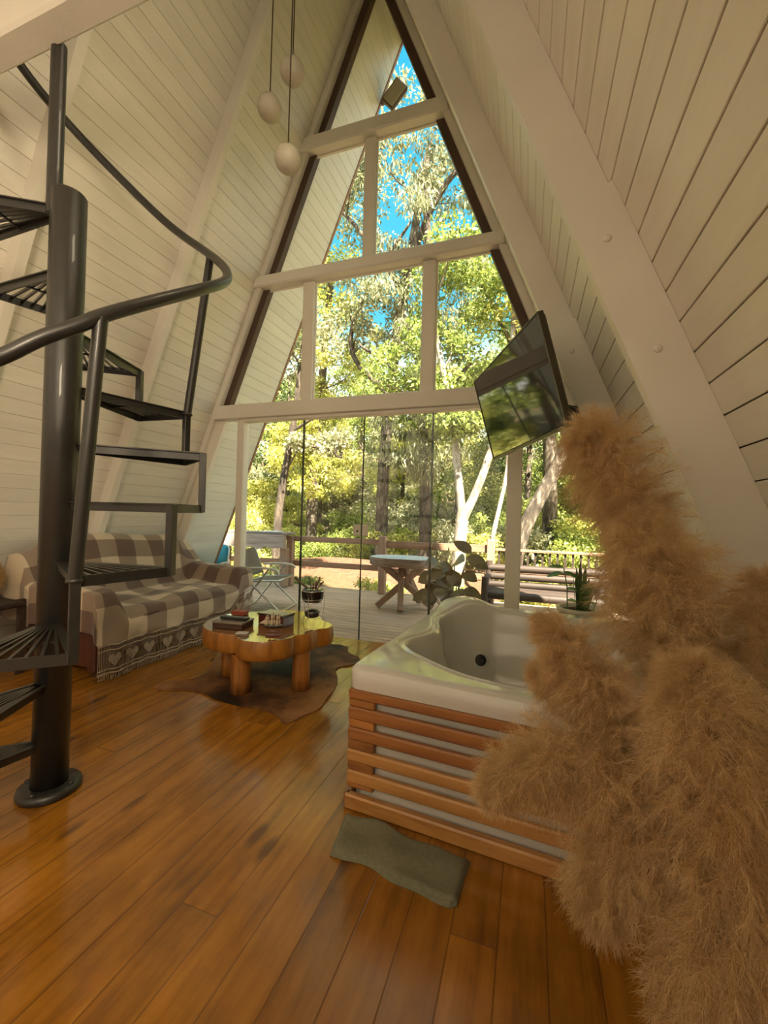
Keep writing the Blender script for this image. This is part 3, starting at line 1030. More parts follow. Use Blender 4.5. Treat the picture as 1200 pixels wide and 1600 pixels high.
tb = thing('coffee_table', 'glossy tree slab coffee table with lobed top on the cowhide', 'table', (-.28, -1.1, 0))
ol = chaikin(tab_ol, 2)
mb = MB()
cx_, cy_ = -.28, -1.1
def sc_ol(o_, s): return [(cx_ + (x - cx_) * s, cy_ + (y - cy_) * s) for x, y in o_]
rings = [(1 - .03, .262), (1.0, .275), (1.012, .32), (1.0, .372), (.985, .388)]
n = len(ol); vs = []; fs = []
for s, z in rings:
    vs += [(x, y, z) for x, y in sc_ol(ol, s)]
for j in range(len(rings) - 1):
    for i in range(n):
        fs.append((j * n + i, j * n + (i + 1) % n, (j + 1) * n + (i + 1) % n, (j + 1) * n + i))
mb.add(vs, fs, 0, True)
mb.add(vs[-n:], [tuple(range(n))], 1)
mb.add(vs[:n], [tuple(range(n))[::-1]], 0)
mb.build('table_top', [M['slab_side'], M['slab_top']], tb, (cx_, cy_, .32))
for (x, y, r) in ((-.27, -1.37, .062), (.055, -1.17, .060), (-.53, -1.16, .056), (-.17, -.80, .055)):
    mb = MB()
    mb.lathe((x, y, .012), [(0, 0), (r * 1.02, 0), (r, .1), (r * .97, .2), (r, .252)], 18)
    mb.build('leg', M['table_leg'], tb, (x, y, 0))
TZ = .3885
# things on the table
t = thing('remote_control', 'black remote control lying on the dark wooden box', 'remote control', (-.40, -1.27, TZ + .05))
R = rotz(.12)
mb = MB(); mb.box((-.405, -1.275, TZ + .062), (.20, .048, .018), R, 0, .006); mb.build('case', M['black'], t, (-.4, -1.27, TZ + .06))
mb = MB()
for i in range(7):
    for j in range(3):
        p = Vector((-.405, -1.275, TZ + .072)) + R @ Vector((-.08 + i * .026, -.013 + j * .013, 0))
        mb.lathe(p, [(.004, -.002), (.004, .0015), (0, .0018)], 8)
mb.build('buttons', plain('grey_rubber_buttons', (.25, .25, .25), .6), t, (-.4, -1.27, TZ + .07))
t = thing('wooden_box', 'dark wooden box under the remote at the left of the table', 'box', (-.42, -1.27, TZ))
M['dark_box'] = wood('dark_brown_box_wood', (.03, .014, .008), (.085, .038, .02), 'x', .3, .3)
mb = MB(); mb.box((-.42, -1.27, TZ + .018), (.22, .15, .034), R, 0, .003); mb.build('body', M['dark_box'], t, (-.42, -1.27, TZ))
mb = MB(); mb.box((-.42, -1.27, TZ + .043), (.228, .158, .014), R, 0, .004); mb.build('lid', plain('pale_lid_rim', (.24, .20, .16), .25, var=.2), t, (-.42, -1.27, TZ + .04))
mb = MB(); mb.box((-.265, -1.375, TZ + .003), (.075, .05, .005), rotz(.3), 0, .001)
tag(mb.build('coaster', plain('white_card', (.6, .58, .55), .4), None, (-.265, -1.375, TZ)), 'small white card beside the dark wooden box', 'card')
mb = MB(); mb.box((-.60, -.97, TZ + .016), (.11, .07, .028), rotz(.1), 0, .003)
tag(mb.build('matchbox', plain('brick_red_box', (.30, .055, .03), .5), None, (-.60, -.97, TZ)), 'small brick red box at the back left of the table', 'box')
# box with pebbled lid behind the ship
R = rotz(-.10)
bc = Vector((-.20, -1.09, TZ))
t = thing('tea_box', 'reddish brown wooden box with pale mosaic lid behind the ship', 'box', bc)
mb = MB(); mb.box(bc + Vector((0, 0, .034)), (.215, .125, .066), R, 0, .003); mb.build('body', wood('red_brown_box', (.05, .014, .008), (.14, .035, .02), 'x', .3, .4), t, bc)
mb = MB(); mb.box(bc + Vector((0, 0, .073)), (.228, .138, .012), R, 0, .003); ld = mb.build('lid', M['dark_box'], t, bc)
mb = MB()
for i in range(9):
    for j in range(5):
        mb.box(bc + R @ Vector((-.088 + i * .022, -.044 + j * .022, .080)), (.019, .019, .004), R, 0, .001)
mb.build('mosaic', plain('pale_green_grey_mosaic', (.50, .50, .40), .35, var=.35, vscale=60), ld, bc)
# ship model
sc0 = Vector((-.055, -1.345, TZ))
t = thing('model_ship', 'small model sailing ship with three cream sails on red stand', 'model ship', sc0)
M['hull'] = plain('dark_ship_hull', (.045, .03, .02), .4)
M['red_stand'] = plain('dark_red_stand', (.16, .03, .02), .35)
M['sail'] = plain('cream_sail_cloth', (.66, .56, .40), .8, var=.05)
RS = rotz(.35)
def S(x, y, z): return sc0 + RS @ Vector((x, y, z))
mb = MB(); mb.box(S(0, 0, .005), (.085, .04, .009), RS, 0, .002)
for x in (-.018, .018): mb.tube([S(x, 0, .006), S(x, 0, .056)], .0028, 8)
mb.box(S(0, 0, .028), (.06, .02, .007), RS, 0, .002)
mb.build('stand', M['red_stand'], t, sc0)
mb = MB(); vs = []; fs = []
secs = [(-.062, .003, .068, .058), (-.045, .013, .066, .050), (-.01, .017, .064, .047), (.03, .016, .066, .048), (.055, .013, .070, .052), (.062, .010, .074, .056)]
for x, w_, zt, zb in secs:
    vs += [S(x, -w_, zt), S(x, -w_ * .7, (zt + zb) / 2), S(x, 0, zb), S(x, w_ * .7, (zt + zb) / 2), S(x, w_, zt)]
for i in range(len(secs) - 1):
    for k in range(4): fs.append((i * 5 + k, i * 5 + k + 1, i * 5 + 6 + k, i * 5 + 5 + k))
    fs.append((i * 5 + 4, i * 5, i * 5 + 5, i * 5 + 9))
fs += [(0, 1, 2, 3, 4), tuple(range(len(vs) - 5, len(vs)))[::-1]]
mb.add(vs, fs, 0, False)
mb.tube([S(-.055, 0, .066), S(-.092, 0, .080)], .0015, 6)
mb.build('hull', M['hull'], t, sc0)
for x, h in ((-.034, .062), (0, .078), (.034, .072)):
    mb = MB(); mb.tube([S(x, 0, .064), S(x, 0, .068 + h)], [.0022, .0012], 6)
    ms = mb.build('mast', M['hull'], t, S(x, 0, .064))
    mb = MB()
    for (z0, z1, w0) in ((.071, .071 + h * .42, .016), (.073 + h * .44, .071 + h * .80, .0125), (.073 + h * .82, .068 + h * .99, .008)):
        g = 6; vs = []
        for j in range(g + 1):
            for i in range(g + 1):
                u, v = i / g - .5, j / g
                vs.append(S(x + .006 * (1 - (2 * u) ** 2) * math.sin(PI * v) - .004 + u * w0 * 1.6, u * w0 * 1.2, z0 + (z1 - z0) * v))
        mb.add(vs, [(j * (g + 1) + i, j * (g + 1) + i + 1, (j + 1) * (g + 1) + i + 1, (j + 1) * (g + 1) + i) for j in range(g) for i in range(g)], 0, True)
        mb.add([p + RS @ Vector((0.0008, .0008, 0)) for p in vs], [(j * (g + 1) + i, (j + 1) * (g + 1) + i, (j + 1) * (g + 1) + i + 1, j * (g + 1) + i + 1) for j in range(g) for i in range(g)], 0, True)
    mb.build('sail', M['sail'], ms, S(x, 0, .1))
mb = MB(); mb.slab([S(-.088, 0, .079), S(-.036, 0, .074), S(-.036, 0, .115)], (0, .001, 0)); mb.build('jib_sail', M['sail'], t, sc0)
# fondue pot
fc = Vector((.025, -.985, TZ))
UP = Vector((0, 0, .062))
t = thing('fondue_set', 'black fondue pot on wire stand with long forks', 'fondue set', fc)
M['enamel'] = plain('glossy_black_enamel', (.012, .012, .011), .12, coat=.6)
mb = MB()
mb.lathe(fc + UP, [(0, .098), (.060, .098), (.070, .108), (.076, .13), (.080, .17), (.082, .176), (.077, .176), (.072, .13), (.060, .106), (0, .104)], 32)
pot = mb.build('pot', M['enamel'], t, fc)
mb = MB(); mb.lathe(fc + UP, [(.080, .174), (.083, .176), (.083, .180), (.079, .180)], 32); mb.lathe(fc + UP, [(.072, .112), (.0745, .114), (.073, .120)], 32); mb.build('rim', M['chrome'], pot, fc)
mb = MB(); mb.lathe(fc + UP, [(.078, .178), (.07, .186), (.04, .192), (.036, .188), (0, .17)], 24); mb.build('fork_ring', M['enamel'], pot, fc)
mb = MB(); mb.tube([fc + UP + Vector((-.05, .03, .178)), fc + UP + Vector((-.105, .02, .215)), fc + UP + Vector((-.155, .015, .255))], [.009, .008, .010], 10); mb.build('handle', M['dark_box'], t, fc)
mb = MB()
for k in range(3):
    a = math.radians(40 + 120 * k)
    p = lambda r, z: fc + Vector((r * math.cos(a), r * math.sin(a), z))
    mb.tube([p(.084, .20), p(.088, .16), p(.078, .05), p(.095, .0035), p(.1, .004)], .0022, 6)
mb.tube([fc + Vector((.086 * math.cos(x * .3), .086 * math.sin(x * .3), .165)) for x in range(22)], .0022, 6)
mb.tube([fc + Vector((.072 * math.cos(x * .3), .078 * math.sin(x * .3), .05)) for x in range(22)], .002, 6)
mb.build('wire_stand', M['chrome'], t, fc)
mb = MB(); mb.lathe(fc, [(0, .05), (.038, .05), (.048, .058), (.05, .075), (.056, .085), (.040, .10), (.014, .108), (0, .107)], 24); mb.build('burner', plain('dark_metal_burner', (.10, .095, .085), .3, .7), t, fc)
fk = [(-.035, .01, .27), (.012, .03, .235), (.05, .0, .275), (.085, -.02, .25), (-.06, -.01, .215), (.02, -.03, .23)]
for i, (dx_, dy_, z) in enumerate(fk):
    a = fc + UP + Vector((dx_ * .35, dy_ * .6, .175)); b = fc + UP + Vector((dx_ * 1.1, dy_, z))
    mb = MB(); mb.tube([fc + UP + Vector((dx_ * .1, dy_ * .3, .12)), a], .0012, 6); mb.tube([a, b], [.0035, .0048], 8)
    mb.build('fork', [M['dark_box'], plain('dark_red_fork_handle', (.17, .03, .022), .35)][i in (1, 2, 3, 5)], t, a)
# ------------------------------------------------------------------ sofa with plaid throw
sofa = thing('sofa', 'dark mahogany framed sofa along the left wall under the plaid throw', 'sofa', (-1.75, -.82, 0))
M['mahog'] = wood('dark_red_mahogany', (.035, .010, .007), (.10, .028, .016), 'z', .3, .4)
M['redwood'] = wood('red_varnished_wood', (.12, .030, .014), (.30, .085, .04), 'z', .3, .4)
M['uphol'] = plain('dark_upholstery', (.045, .022, .018), .9)
SY0, SY1 = -1.60, -.01
mb = MB(); mb.box((-1.78, -.80, .20), (.78, 1.50, .20), bev=.02); mb.build('base', M['mahog'], sofa, (-1.78, -.8, .1))
mb = MB(); mb.box((-1.62, -.80, .36), (.72, 1.32, .13), bev=.04); mb.build('seat_cushion', M['uphol'], sofa, (-1.6, -.8, .3))
mb = MB(); mb.beam((-1.96, -.80, .32), (-2.10, -.80, .84), 1.34, .16, up=(1, 0, 0), bev=.05); mb.build('back_cushion', M['uphol'], sofa, (-2.0, -.8, .4))
for yy, mt in ((SY0 + .07, M['mahog']), (SY1 - .07, M['redwood'])):
    mb = MB(); mb.box((-1.325, yy, .31), (.07, .13, .52), bev=.012); mb.box((-1.66, yy, .30), (.62, .09, .46), bev=.01); mb.build('arm', mt, sofa, (-1.6, yy, .05))
for xx in (-1.37, -2.1):
    for yy in (-1.5, -.12):
        mb = MB(); mb.box((xx, yy, .055), (.07, .07, .11), bev=.006); mb.build('leg', M['mahog'], sofa, (xx, yy, 0))

def plaid_material():
    m, t, b = nodes('cream_and_brown_checked_weave')
    u = N(t, 'ShaderNodeUVMap'); s = N(t, 'ShaderNodeSeparateXYZ'); t.links.new(u.outputs[0], s.inputs[0])
    def stripe(o, sc, sh):
        f = math_(t, 'FRACT', math_(t, 'ADD', math_(t, 'DIVIDE', o, sc), sh))
        return math_(t, 'GREATER_THAN', f, .5)
    a = stripe(s.outputs['X'], .34, .1); c = stripe(s.outputs['Y'], .32, .15)
    k = math_(t, 'MULTIPLY', math_(t, 'ADD', a, c), .5)
    r = ramp(t, [(0.0, (.60, .49, .35)), (.49, (.28, .205, .15)), (1.0, (.115, .070, .055))])
    r.color_ramp.interpolation = 'LINEAR'
    t.links.new(k, r.inputs[0])
    n = noise(t, u.outputs[0], 220, 2)
    col = mix_(t, math_(t, 'MULTIPLY', n.outputs[0], .22), r.outputs[0], (.30, .22, .16))
    t.links.new(col, b.inputs['Base Color'])
    b.inputs['Roughness'].default_value = .95
    b.inputs['Sheen Weight'].default_value = .2
    bump(t, b, n.outputs[0], .3, .002)
    return m
M['plaid'] = plaid_material()
M['tassel'] = plain('cream_cotton_fringe', (.44, .35, .25), .95, var=.15, vscale=30)
# profile across the sofa: x, z from behind the back down to the hem
body = [(-2.235, .66), (-2.21, .82), (-2.15, .915), (-2.07, .925), (-2.00, .86), (-1.94, .68), (-1.875, .50), (-1.80, .455), (-1.60, .452), (-1.40, .455), (-1.29, .452), (-1.235, .425), (-1.215, .36), (-1.215, .28), (-1.22, .24)]
armp = [(-2.235, .66), (-2.21, .80), (-2.15, .87), (-2.07, .86), (-1.98, .76), (-1.90, .66), (-1.83, .62), (-1.75, .61), (-1.60, .605), (-1.40, .60), (-1.29, .595), (-1.245, .565), (-1.225, .47), (-1.22, .34), (-1.22, .24)]
def resample(p, n):
    p = np.array(p); d_ = np.r_[0, np.cumsum(np.hypot(*np.diff(p, axis=0).T))]
    return p, d_
nt_, ns_ = 84, 120
bp = np.array(body); ap = np.array(armp)
par = np.linspace(0, len(body) - 1, nt_)
def cm(p, t):
    i = np.clip(np.floor(t).astype(int), 0, len(p) - 2); f = (t - i)[:, None]
    p0 = p[np.maximum(i - 1, 0)]; p1 = p[i]; p2 = p[i + 1]; p3 = p[np.minimum(i + 2, len(p) - 1)]
    return .5 * ((2 * p1) + (-p0 + p2) * f + (2 * p0 - 5 * p1 + 4 * p2 - p3) * f ** 2 + (-p0 + 3 * p1 - 3 * p2 + p3) * f ** 3)
B_ = cm(bp, par); A_ = cm(ap, par)
yy = np.linspace(SY0 - .30, SY1 + .02, ns_)       # values below SY0-.03 hang down the near side
verts = []; uvs = []
arc = np.r_[0, np.cumsum(np.hypot(*np.diff(B_, axis=0).T))]
hem_y = np.array([-1.66, -1.5, -1.2, -.8, -.4, -.2, -.05, .02]); 
def smooth01(x): x = max(0, min(1, x)); return x * x * (3 - 2 * x)
for i, y in enumerate(yy):
    drop = max(0, (SY0 - .02) - y)
    yc = max(y, SY0 - .02)
    wn0 = 1 - smooth01((yc - (SY0 + .11)) / .10)
    wf0 = smooth01((yc - (SY1 - .22)) / .10)
    wgt = max(wn0, wf0)
    for j in range(nt_):
        x, z = B_[j] * (1 - wgt) + A_[j] * wgt
        tt = par[j]
        wr = .006 * math.sin(yc * 23 + tt * 1.7) + .005 * math.sin(yc * 11 - tt * 2.3 + 1)
        if tt < 5.5: z += .018 * math.sin(yc * 5.2 + .6) - .05 * smooth01((-1.3 - yc) / .35) - .05 * smooth01((yc + .25) / .25)
        if 7 < tt < 11.5: z += wr + .010 * math.sin(yc * 7 + x * 9)
        elif tt >= 11.5:
            x += .016 * math.sin(yc * 17 + tt * .5) * (tt - 11.4) / 3 + wr
        else: x += wr * 1.4
        # the hem swings up towards the far arm
        lift = .22 * smooth01((yc + .42) / .42)
        if tt > 11:
            f = (tt - 11) / 3
            z += lift * f * .8
        if drop > 0:
            z = min(z, .615 - .02 * math.sin(x * 9)) - max(0, drop - .02) * 1.0
            z = max(z, .25 + .02 * math.sin(x * 14))
            yo = yc - .02 - .012 * math.sin(x * 26)
        else:
            yo = yc
        verts.append((x, yo, z)); uvs.append((y + .02, arc[j]))
I = np.arange(ns_ * nt_).reshape(ns_, nt_)
Fq = np.stack([I[:-1, :-1], I[1:, :-1], I[1:, 1:], I[:-1, 1:]], -1).reshape(-1, 4)
throw = fast_mesh('throw_blanket', verts, Fq, M['plaid'], None, True, uvs, loc=(-1.7, -.8, .45))
tag(throw, 'cream and brown checked throw with crochet fringe draped over the sofa', 'blanket')
md = throw.modifiers.new('thickness', 'SOLIDIFY'); md.thickness = .006; md.offset = -1
# crochet band and tassels hanging from the front hem
hem = [Vector(verts[i * nt_ + nt_ - 1]) for i in range(ns_) if yy[i] >= SY0 - .02]
def hem_at(y):
    for a, b in zip(hem[:-1], hem[1:]):
        if a.y <= y <= b.y:
            return a.lerp(b, (y - a.y) / max(1e-6, b.y - a.y))
    return hem[0].copy() if y < hem[0].y else hem[-1].copy()
def band_len(y): return .205 - .0 * y
mb = MB()
ys_ = np.linspace(SY0 - .01, SY1 + .015, 175)
for k, y in enumerate(ys_):
    h = hem_at(y)
    L = band_len(y) + .006 * math.sin(k * 1.3)
    sw = .006 * math.sin(k * .37)
    mb.tube([h + Vector((.002, 0, .004)), h + Vector((.004 + sw, .002, -L * .5)), h + Vector((.002 + sw, .003 * math.sin(k), -L))], .0018, 4, caps=False)
fr = mb.build('crochet_net', M['tassel'], throw, (-1.22, -.8, .2)); fr['kind'] = 'stuff'
mb = MB()
for off, rr__ in ((.0, .0055), (.035, .004), (.165, .004), (.19, .0055)):
    mb.tube([hem_at(y) + Vector((.005 + .005 * math.sin(y * 37), 0, -off + .003 * math.sin(y * 60))) for y in np.linspace(SY0 - .01, SY1 + .015, 90)], rr__, 6)
mb.build('edging_cords', M['tassel'], throw, (-1.22, -.8, .2))
nm = 11
for k in range(nm):
    yc = SY0 + .09 + k * (SY1 - SY0 - .12) / (nm - 1)
    mb = MB(); c = hem_at(yc) + Vector((.009, 0, -.10))
    ol_ = []
    for q in range(28):
        a = 2 * PI * q / 28
        hx = 16 * math.sin(a) ** 3; hz = 13 * math.cos(a) - 5 * math.cos(2 * a) - 2 * math.cos(3 * a) - math.cos(4 * a)
        ol_.append((c.x, c.y + hx * .0030, c.z + hz * .0032))
    mb.slab(ol_, (.002, 0, 0)); mb.build('heart_motif', plain('cream_crochet_hearts_%d' % k, (.40, .31, .23), .95, var=.2, vscale=60, bmp=.6) if k == 0 else bpy.data.materials['cream_crochet_hearts_0'], throw, c)
mb = MB()
for k in range(150):
    y = SY0 + (k + .3 * random.random()) / 150 * (SY1 - SY0)
    h = hem_at(y) + Vector((.003, 0, -.195))
    ln = .04 + .03 * random.random()
    for q in range(2):
        mb.tube([h, h + Vector((.006 * random.uniform(-1, 1), .006 * random.uniform(-1, 1), -ln * .6)), h + Vector((.012 * random.uniform(-1, 1), .012 * random.uniform(-1, 1), -min(ln, max(.01, h.z - .004))))], [.0022, .002, .001], 4, caps=False)
fr = mb.build('tassels', M['tassel'], throw, (-1.22, -.8, .1)); fr['kind'] = 'stuff'

# shaggy cushion corner at the near end of the sofa
def fur(name, centre, rad, n, ln, mat, parent, seed=1, thick=.0012, droop=.3):
    r = np.random.default_rng(seed)
    d_ = r.normal(size=(n, 3)); d_ /= np.linalg.norm(d_, axis=1)[:, None]
    p0 = np.array(centre) + d_ * np.array(rad)
    dirs = d_ + r.normal(size=(n, 3)) * .45; dirs[:, 2] -= droop
    dirs /= np.linalg.norm(dirs, axis=1)[:, None]
    sd = np.cross(dirs, r.normal(size=(n, 3))); sd /= np.linalg.norm(sd, axis=1)[:, None]
    L = ln * r.uniform(.5, 1.2, n)[:, None]
    V_ = np.stack([p0 - sd * thick, p0 + sd * thick, p0 + dirs * L + sd * thick * .2, p0 + dirs * L - sd * thick * .2], 1).reshape(-1, 3)
    return fast_mesh(name, V_, np.arange(4 * n).reshape(n, 4), mat, parent)
M['gold_fur'] = leaf_material('golden_shag', [(0, (.42, .26, .10)), (1, (.60, .42, .20))], .3)
cu = thing('fluffy_cushion', 'golden shaggy cushion at the near end of the sofa beside the wall', 'cushion', (-2.04, -1.76, .69))
mb = MB(); mb.sphere((-2.06, -1.79, .66), .085, 20, 12, sc=(.7, .9, 1.4)); mb.build('filling', plain('tan_cushion_cover', (.45, .29, .12), .9), cu, (-2.04, -1.765, .66))
fo = fur('fur', (-2.06, -1.79, .665), (.058, .075, .118), 3500, .03, M['gold_fur'], cu, 3); fo['kind'] = 'stuff'
mb = MB(); mb.box((-2.02, -1.80, .49), (.34, .24, .04), bev=.01)
st_ = thing('side_stool', 'small dark stool beside the near end of the sofa', 'stool', (-2.02, -1.8, 0))
mb.build('seat', M['dark_wood'], st_, (-2.02, -1.8, .5))
for a in (-1, 1):
    for b in (-1, 1):
        mb = MB(); mb.box((-2.02 + a * .14, -1.78 + b * .09, .26), (.035, .035, .52)); mb.build('leg', M['dark_wood'], st_, (-2.02 + a * .14, -1.78 + b * .09, 0))

# ------------------------------------------------------------------ snake plant on a stand behind the tub
ps = thing('plant_stand', 'low dark wooden stand under the snake plant behind the tub', 'stand', (1.82, -.33, 0))
mb = MB(); mb.box((1.82, -.33, .335), (.34, .34, .03), bev=.005); mb.build('top', M['dark_wood'], ps, (1.82, -.33, .33))
for a in (-1, 1):
    for b in (-1, 1):
        mb = MB(); mb.box((1.82 + a * .12, -.33 + b * .12, .16), (.035, .035, .32)); mb.build('leg', M['dark_wood'], ps, (1.82 + a * .12, -.33 + b * .12, 0))
sn = thing('potted_snake_plant', 'snake plant with round leaved sprig in a white plastic pot', 'potted plant', (1.82, -.32, .351))
mb = MB(); mb.lathe((1.82, -.32, .351), [(0, 0), (.100, 0), (.106, .01), (.136, .165), (.152, .168), (.155, .198), (.146, .200), (.130, .192), (.122, .165), (0, .165)], 32); mb.build('pot', plain('cream_white_pot', (.62, .57, .47), .35), sn, (1.82, -.32, .351))
mb = MB(); mb.lathe((1.82, -.32, .351), [(0, .172), (.127, .172)], 20); mb.build('soil', plain('dark_soil', (.03, .02, .012), .95, var=.4, vscale=40), sn, (1.82, -.32, .5))
def snake_material():
    m, t, b = nodes('banded_green_snake_leaf')
    n = noise(t, mapped(t, (4, 4, 38)), 1.6, 4, .6)
    r = ramp(t, [(.35, (.02, .055, .014)), (.6, (.10, .19, .05))]); t.links.new(n.outputs[0], r.inputs[0]); t.links.new(r.outputs[0], b.inputs['Base Color'])
    b.inputs['Roughness'].default_value = .35
    return m
M['snake'] = snake_material()
M['green_leaf'] = plain('glossy_green_leaf', (.10, .22, .04), .3, var=.25)
M['olive_leaf'] = plain('olive_bronze_leaf', (.12, .095, .018), .35, var=.5, vscale=9)
def blade(mb, base, tip, wd, fold=.15, seg=9, shape='snake', bend=(0, 0, 0)):
    base = Vector(base); tip = Vector(tip); ax = (tip - base); L = ax.length; ax.normalize()
    sd = ax.cross(Vector((random.uniform(-1, 1), random.uniform(-1, 1), .1))).normalized()
    nr = sd.cross(ax)
    vs = []
    for i in range(seg + 1):
        t = i / seg
        if shape == 'snake': w_ = wd * (.55 + .45 * math.sin(PI * min(1, t * 1.3) * .5)) * (1 - max(0, t - .7) / .3) ** .8 if t < 1 else 0
        else: w_ = wd * math.sin(PI * min(1, t ** .75)) ** .8
        c = base + ax * L * t + Vector(bend) * t * t
        vs += [c - sd * w_ + nr * fold * w_, c, c + sd * w_ + nr * fold * w_]
    fs = []
    for i in range(seg):
        for k in range(2): fs.append((i * 3 + k, i * 3 + k + 1, i * 3 + 4 + k, i * 3 + 3 + k))
    mb.add(vs, fs, 0, True)
for k, (dx_, dy_, h, wd) in enumerate([(0, 0, .36, .022), (.03, .03, .33, .020), (-.03, .02, .27, .020), (.04, -.03, .24, .02), (.01, -.04, .20, .018), (.07, .0, .22, .02), (-.02, -.03, .31, .021)]):
    mb = MB(); blade(mb, (1.82 + dx_ * .6, -.32 + dy_ * .6, .52), (1.82 + dx_ * 1.4, -.32 + dy_ * 1.4, .53 + h), wd); mb.build('leaf', M['snake'], sn, (1.82 + dx_, -.32 + dy_, .52))
def oval_leaf(mb, c, dirv, up, L, wd, cup=.15):
    d_ = Vector(dirv).normalized(); u_ = Vector(up); sd = d_.cross(u_).normalized(); u_ = sd.cross(d_)
    vs = []; n = 8
    for i in range(n + 1):
        t = i / n; w_ = wd * math.sin(PI * t ** .8) ** .7 if 0 < t < 1 else 0
        cc = Vector(c) + d_ * L * t - u_ * cup * L * t * t
        vs += [cc - sd * w_ + u_ * .18 * w_, cc, cc + sd * w_ + u_ * .18 * w_]
    mb.add(vs, [(i * 3 + k, i * 3 + k + 1, i * 3 + 4 + k, i * 3 + 3 + k) for i in range(n) for k in range(2)], 0, True)
def sprig(parent, base, tip, leaf_spec, mat, stem_r=.004):
    mb = MB(); mid_ = (Vector(base) + Vector(tip)) / 2 + Vector((.01, 0, .02)); mb.tube([base, mid_, tip], stem_r, 6)
    stem = mb.build('stem', mat, parent, base)
    for c, d_, L, wd in leaf_spec:
        mb = MB(); oval_leaf(mb, c, d_, (0, -.4, 1), L, wd); mb.build('leaf', mat, stem, c)
b0 = (1.74, -.34, .52)
sprig(sn, b0, (1.71, -.34, .83), [((1.71, -.34, .83), (-1, -.1, .1), .11, .030), ((1.71, -.34, .79), (-1, -.3, -.15), .12, .032), ((1.71, -.34, .80), (1, -.2, -.3), .12, .028), ((1.73, -.34, .68), (1, -.5, .1), .08, .026), ((1.735, -.34, .60), (.8, -.8, .1), .08, .025)], M['green_leaf'])
sprig(sn, (1.90, -.34, .52), (1.93, -.36, .64), [((1.93, -.36, .64), (1, -.3, .0), .11, .026), ((1.92, -.36, .60), (-.4, -1, .1), .08, .022)], M['green_leaf'])

# ------------------------------------------------------------------ outside: deck, railing, furniture
mb = MB()
for k in range(25):
    y0 = .03 + k * .099
    mb.box((.0, y0 + .046, -.02), (7.4, .088, .03), bev=.004)
tag(mb.build('deck', M['deck']), 'weathered brown board deck outside the glass doors', kind='structure')
mb = MB(); mb.box((0, 1.25, -.30), (7.2, 2.4, .5)); tag(mb.build('trim_deck_skirt', M['dark_wood']), kind='structure')
rail = thing('deck_railing', 'reddish timber post and rail fence along the deck edge', 'railing', (-.5, 2.30, 0))
for x, h in ((-2.19, .80), (-.60, .865), (.98, .88), (-3.5, .86)):
    mb = MB(); mb.box((x, 2.31, h / 2), (.105, .10, h), bev=.008); mb.build('post', M['rail_wood_v'], rail, (x, 2.31, 0))
for x0, x1, z, hh in ((-2.14, -.65, .765, .085), (-.55, .93, .745, .105), (-2.14, -.65, .37, .085), (-.55, .93, .35, .085), (-3.45, -2.24, .765, .085), (-3.45, -2.24, .37, .085)):
    mb = MB(); mb.beam((x0, 2.335, z - .005), (x1, 2.325, z + .005), .035, hh, bev=.006); mb.build('rail', M['rail_wood'], rail, (x0, 2.33, z))
bal = thing('balustrade', 'dark reddish balustrade with thin balusters right of the deck corner post', 'railing', (1.7, 2.34, 0))
mb = MB(); mb.box((2.72, 2.34, .40), (.10, .10, .80), bev=.008); mb.build('post', M['rail_wood_v'], bal, (2.72, 2.34, 0))
mb = MB(); mb.box((1.85, 2.34, .745), (1.62, .09, .035), bev=.006); mb.build('top_rail', M['rail_wood'], bal, (1.85, 2.34, .74))
mb = MB(); mb.box((1.85, 2.34, .46), (1.60, .05, .045), bev=.004); mb.build('bottom_rail', M['rail_wood'], bal, (1.85, 2.34, .46))
for k in range(17):
    mb = MB(); x = 1.09 + k * .093; mb.box((x, 2.34, .605), (.026, .026, .26)); mb.build('baluster', M['dark_wood'], bal, (x, 2.34, .5))
# long log bench in front of the balustrade
bn = thing('log_bench', 'dark rustic log bench on the deck below the balustrade', 'bench', (1.7, 1.8, 0))
mb = MB()
for k in range(4): mb.tube([(.98, 2.02, .53 - .0 - k * .105), (2.6, 2.02, .54 - k * .105)], .05, 10)
mb.build('backrest', M['dark_wood'], bn, (1.8, 2.02, .3))
mb = MB()
for k in range(4): mb.tube([(.96, 1.54 + k * .11, .26), (2.6, 1.54 + k * .11, .26)], .05, 10)
mb.build('seat', M['dark_wood'], bn, (1.8, 1.7, .26))
for x in (.98, 2.3):
    mb = MB(); mb.tube([(x, 1.50, .42), (x + .01, 2.0, .44)], .032, 10); mb.tube([(x, 1.50, .25), (x + .01, 1.98, .13)], .025, 8); mb.build('arm', M['dark_wood'], bn, (x, 1.7, .4))
    for y, h in ((1.52, .47), (2.02, .62)):
        mb = MB(); mb.tube([(x, y, 0), (x + .005, y, h)], [.048, .042], 10); mb.build('leg', M['dark_wood'], bn, (x, y, 0))
# rustic trestle table
tt = thing('slab_table', 'rustic tree slab table on crossed timber legs outside', 'table', (-.08, 1.5, 0))
ol = chaikin([(-.50, 1.42), (-.36, 1.26), (-.12, 1.20), (.10, 1.24), (.27, 1.22), (.38, 1.40), (.34, 1.62), (.16, 1.78), (-.12, 1.80), (-.38, 1.72)], 2)
mb = MB(); n = len(ol); vs = []; cx_, cy_ = -.06, 1.5
rings = [(.93, .54), (.985, .56), (1.0, .60), (.99, .648)]
for s, z in rings: vs += [(cx_ + (x - cx_) * s, cy_ + (y - cy_) * s, z) for x, y in ol]
mb.add(vs, [(j * n + i, j * n + (i + 1) % n, (j + 1) * n + (i + 1) % n, (j + 1) * n + i) for j in range(3) for i in range(n)], 0, True)
mb.add(vs[-n:], [tuple(range(n))], 1); mb.add(vs[:n], [tuple(range(n))[::-1]], 0)
mb.build('table_top', [M['grey_wood'], M['grey_top']], tt, (cx_, cy_, .6))
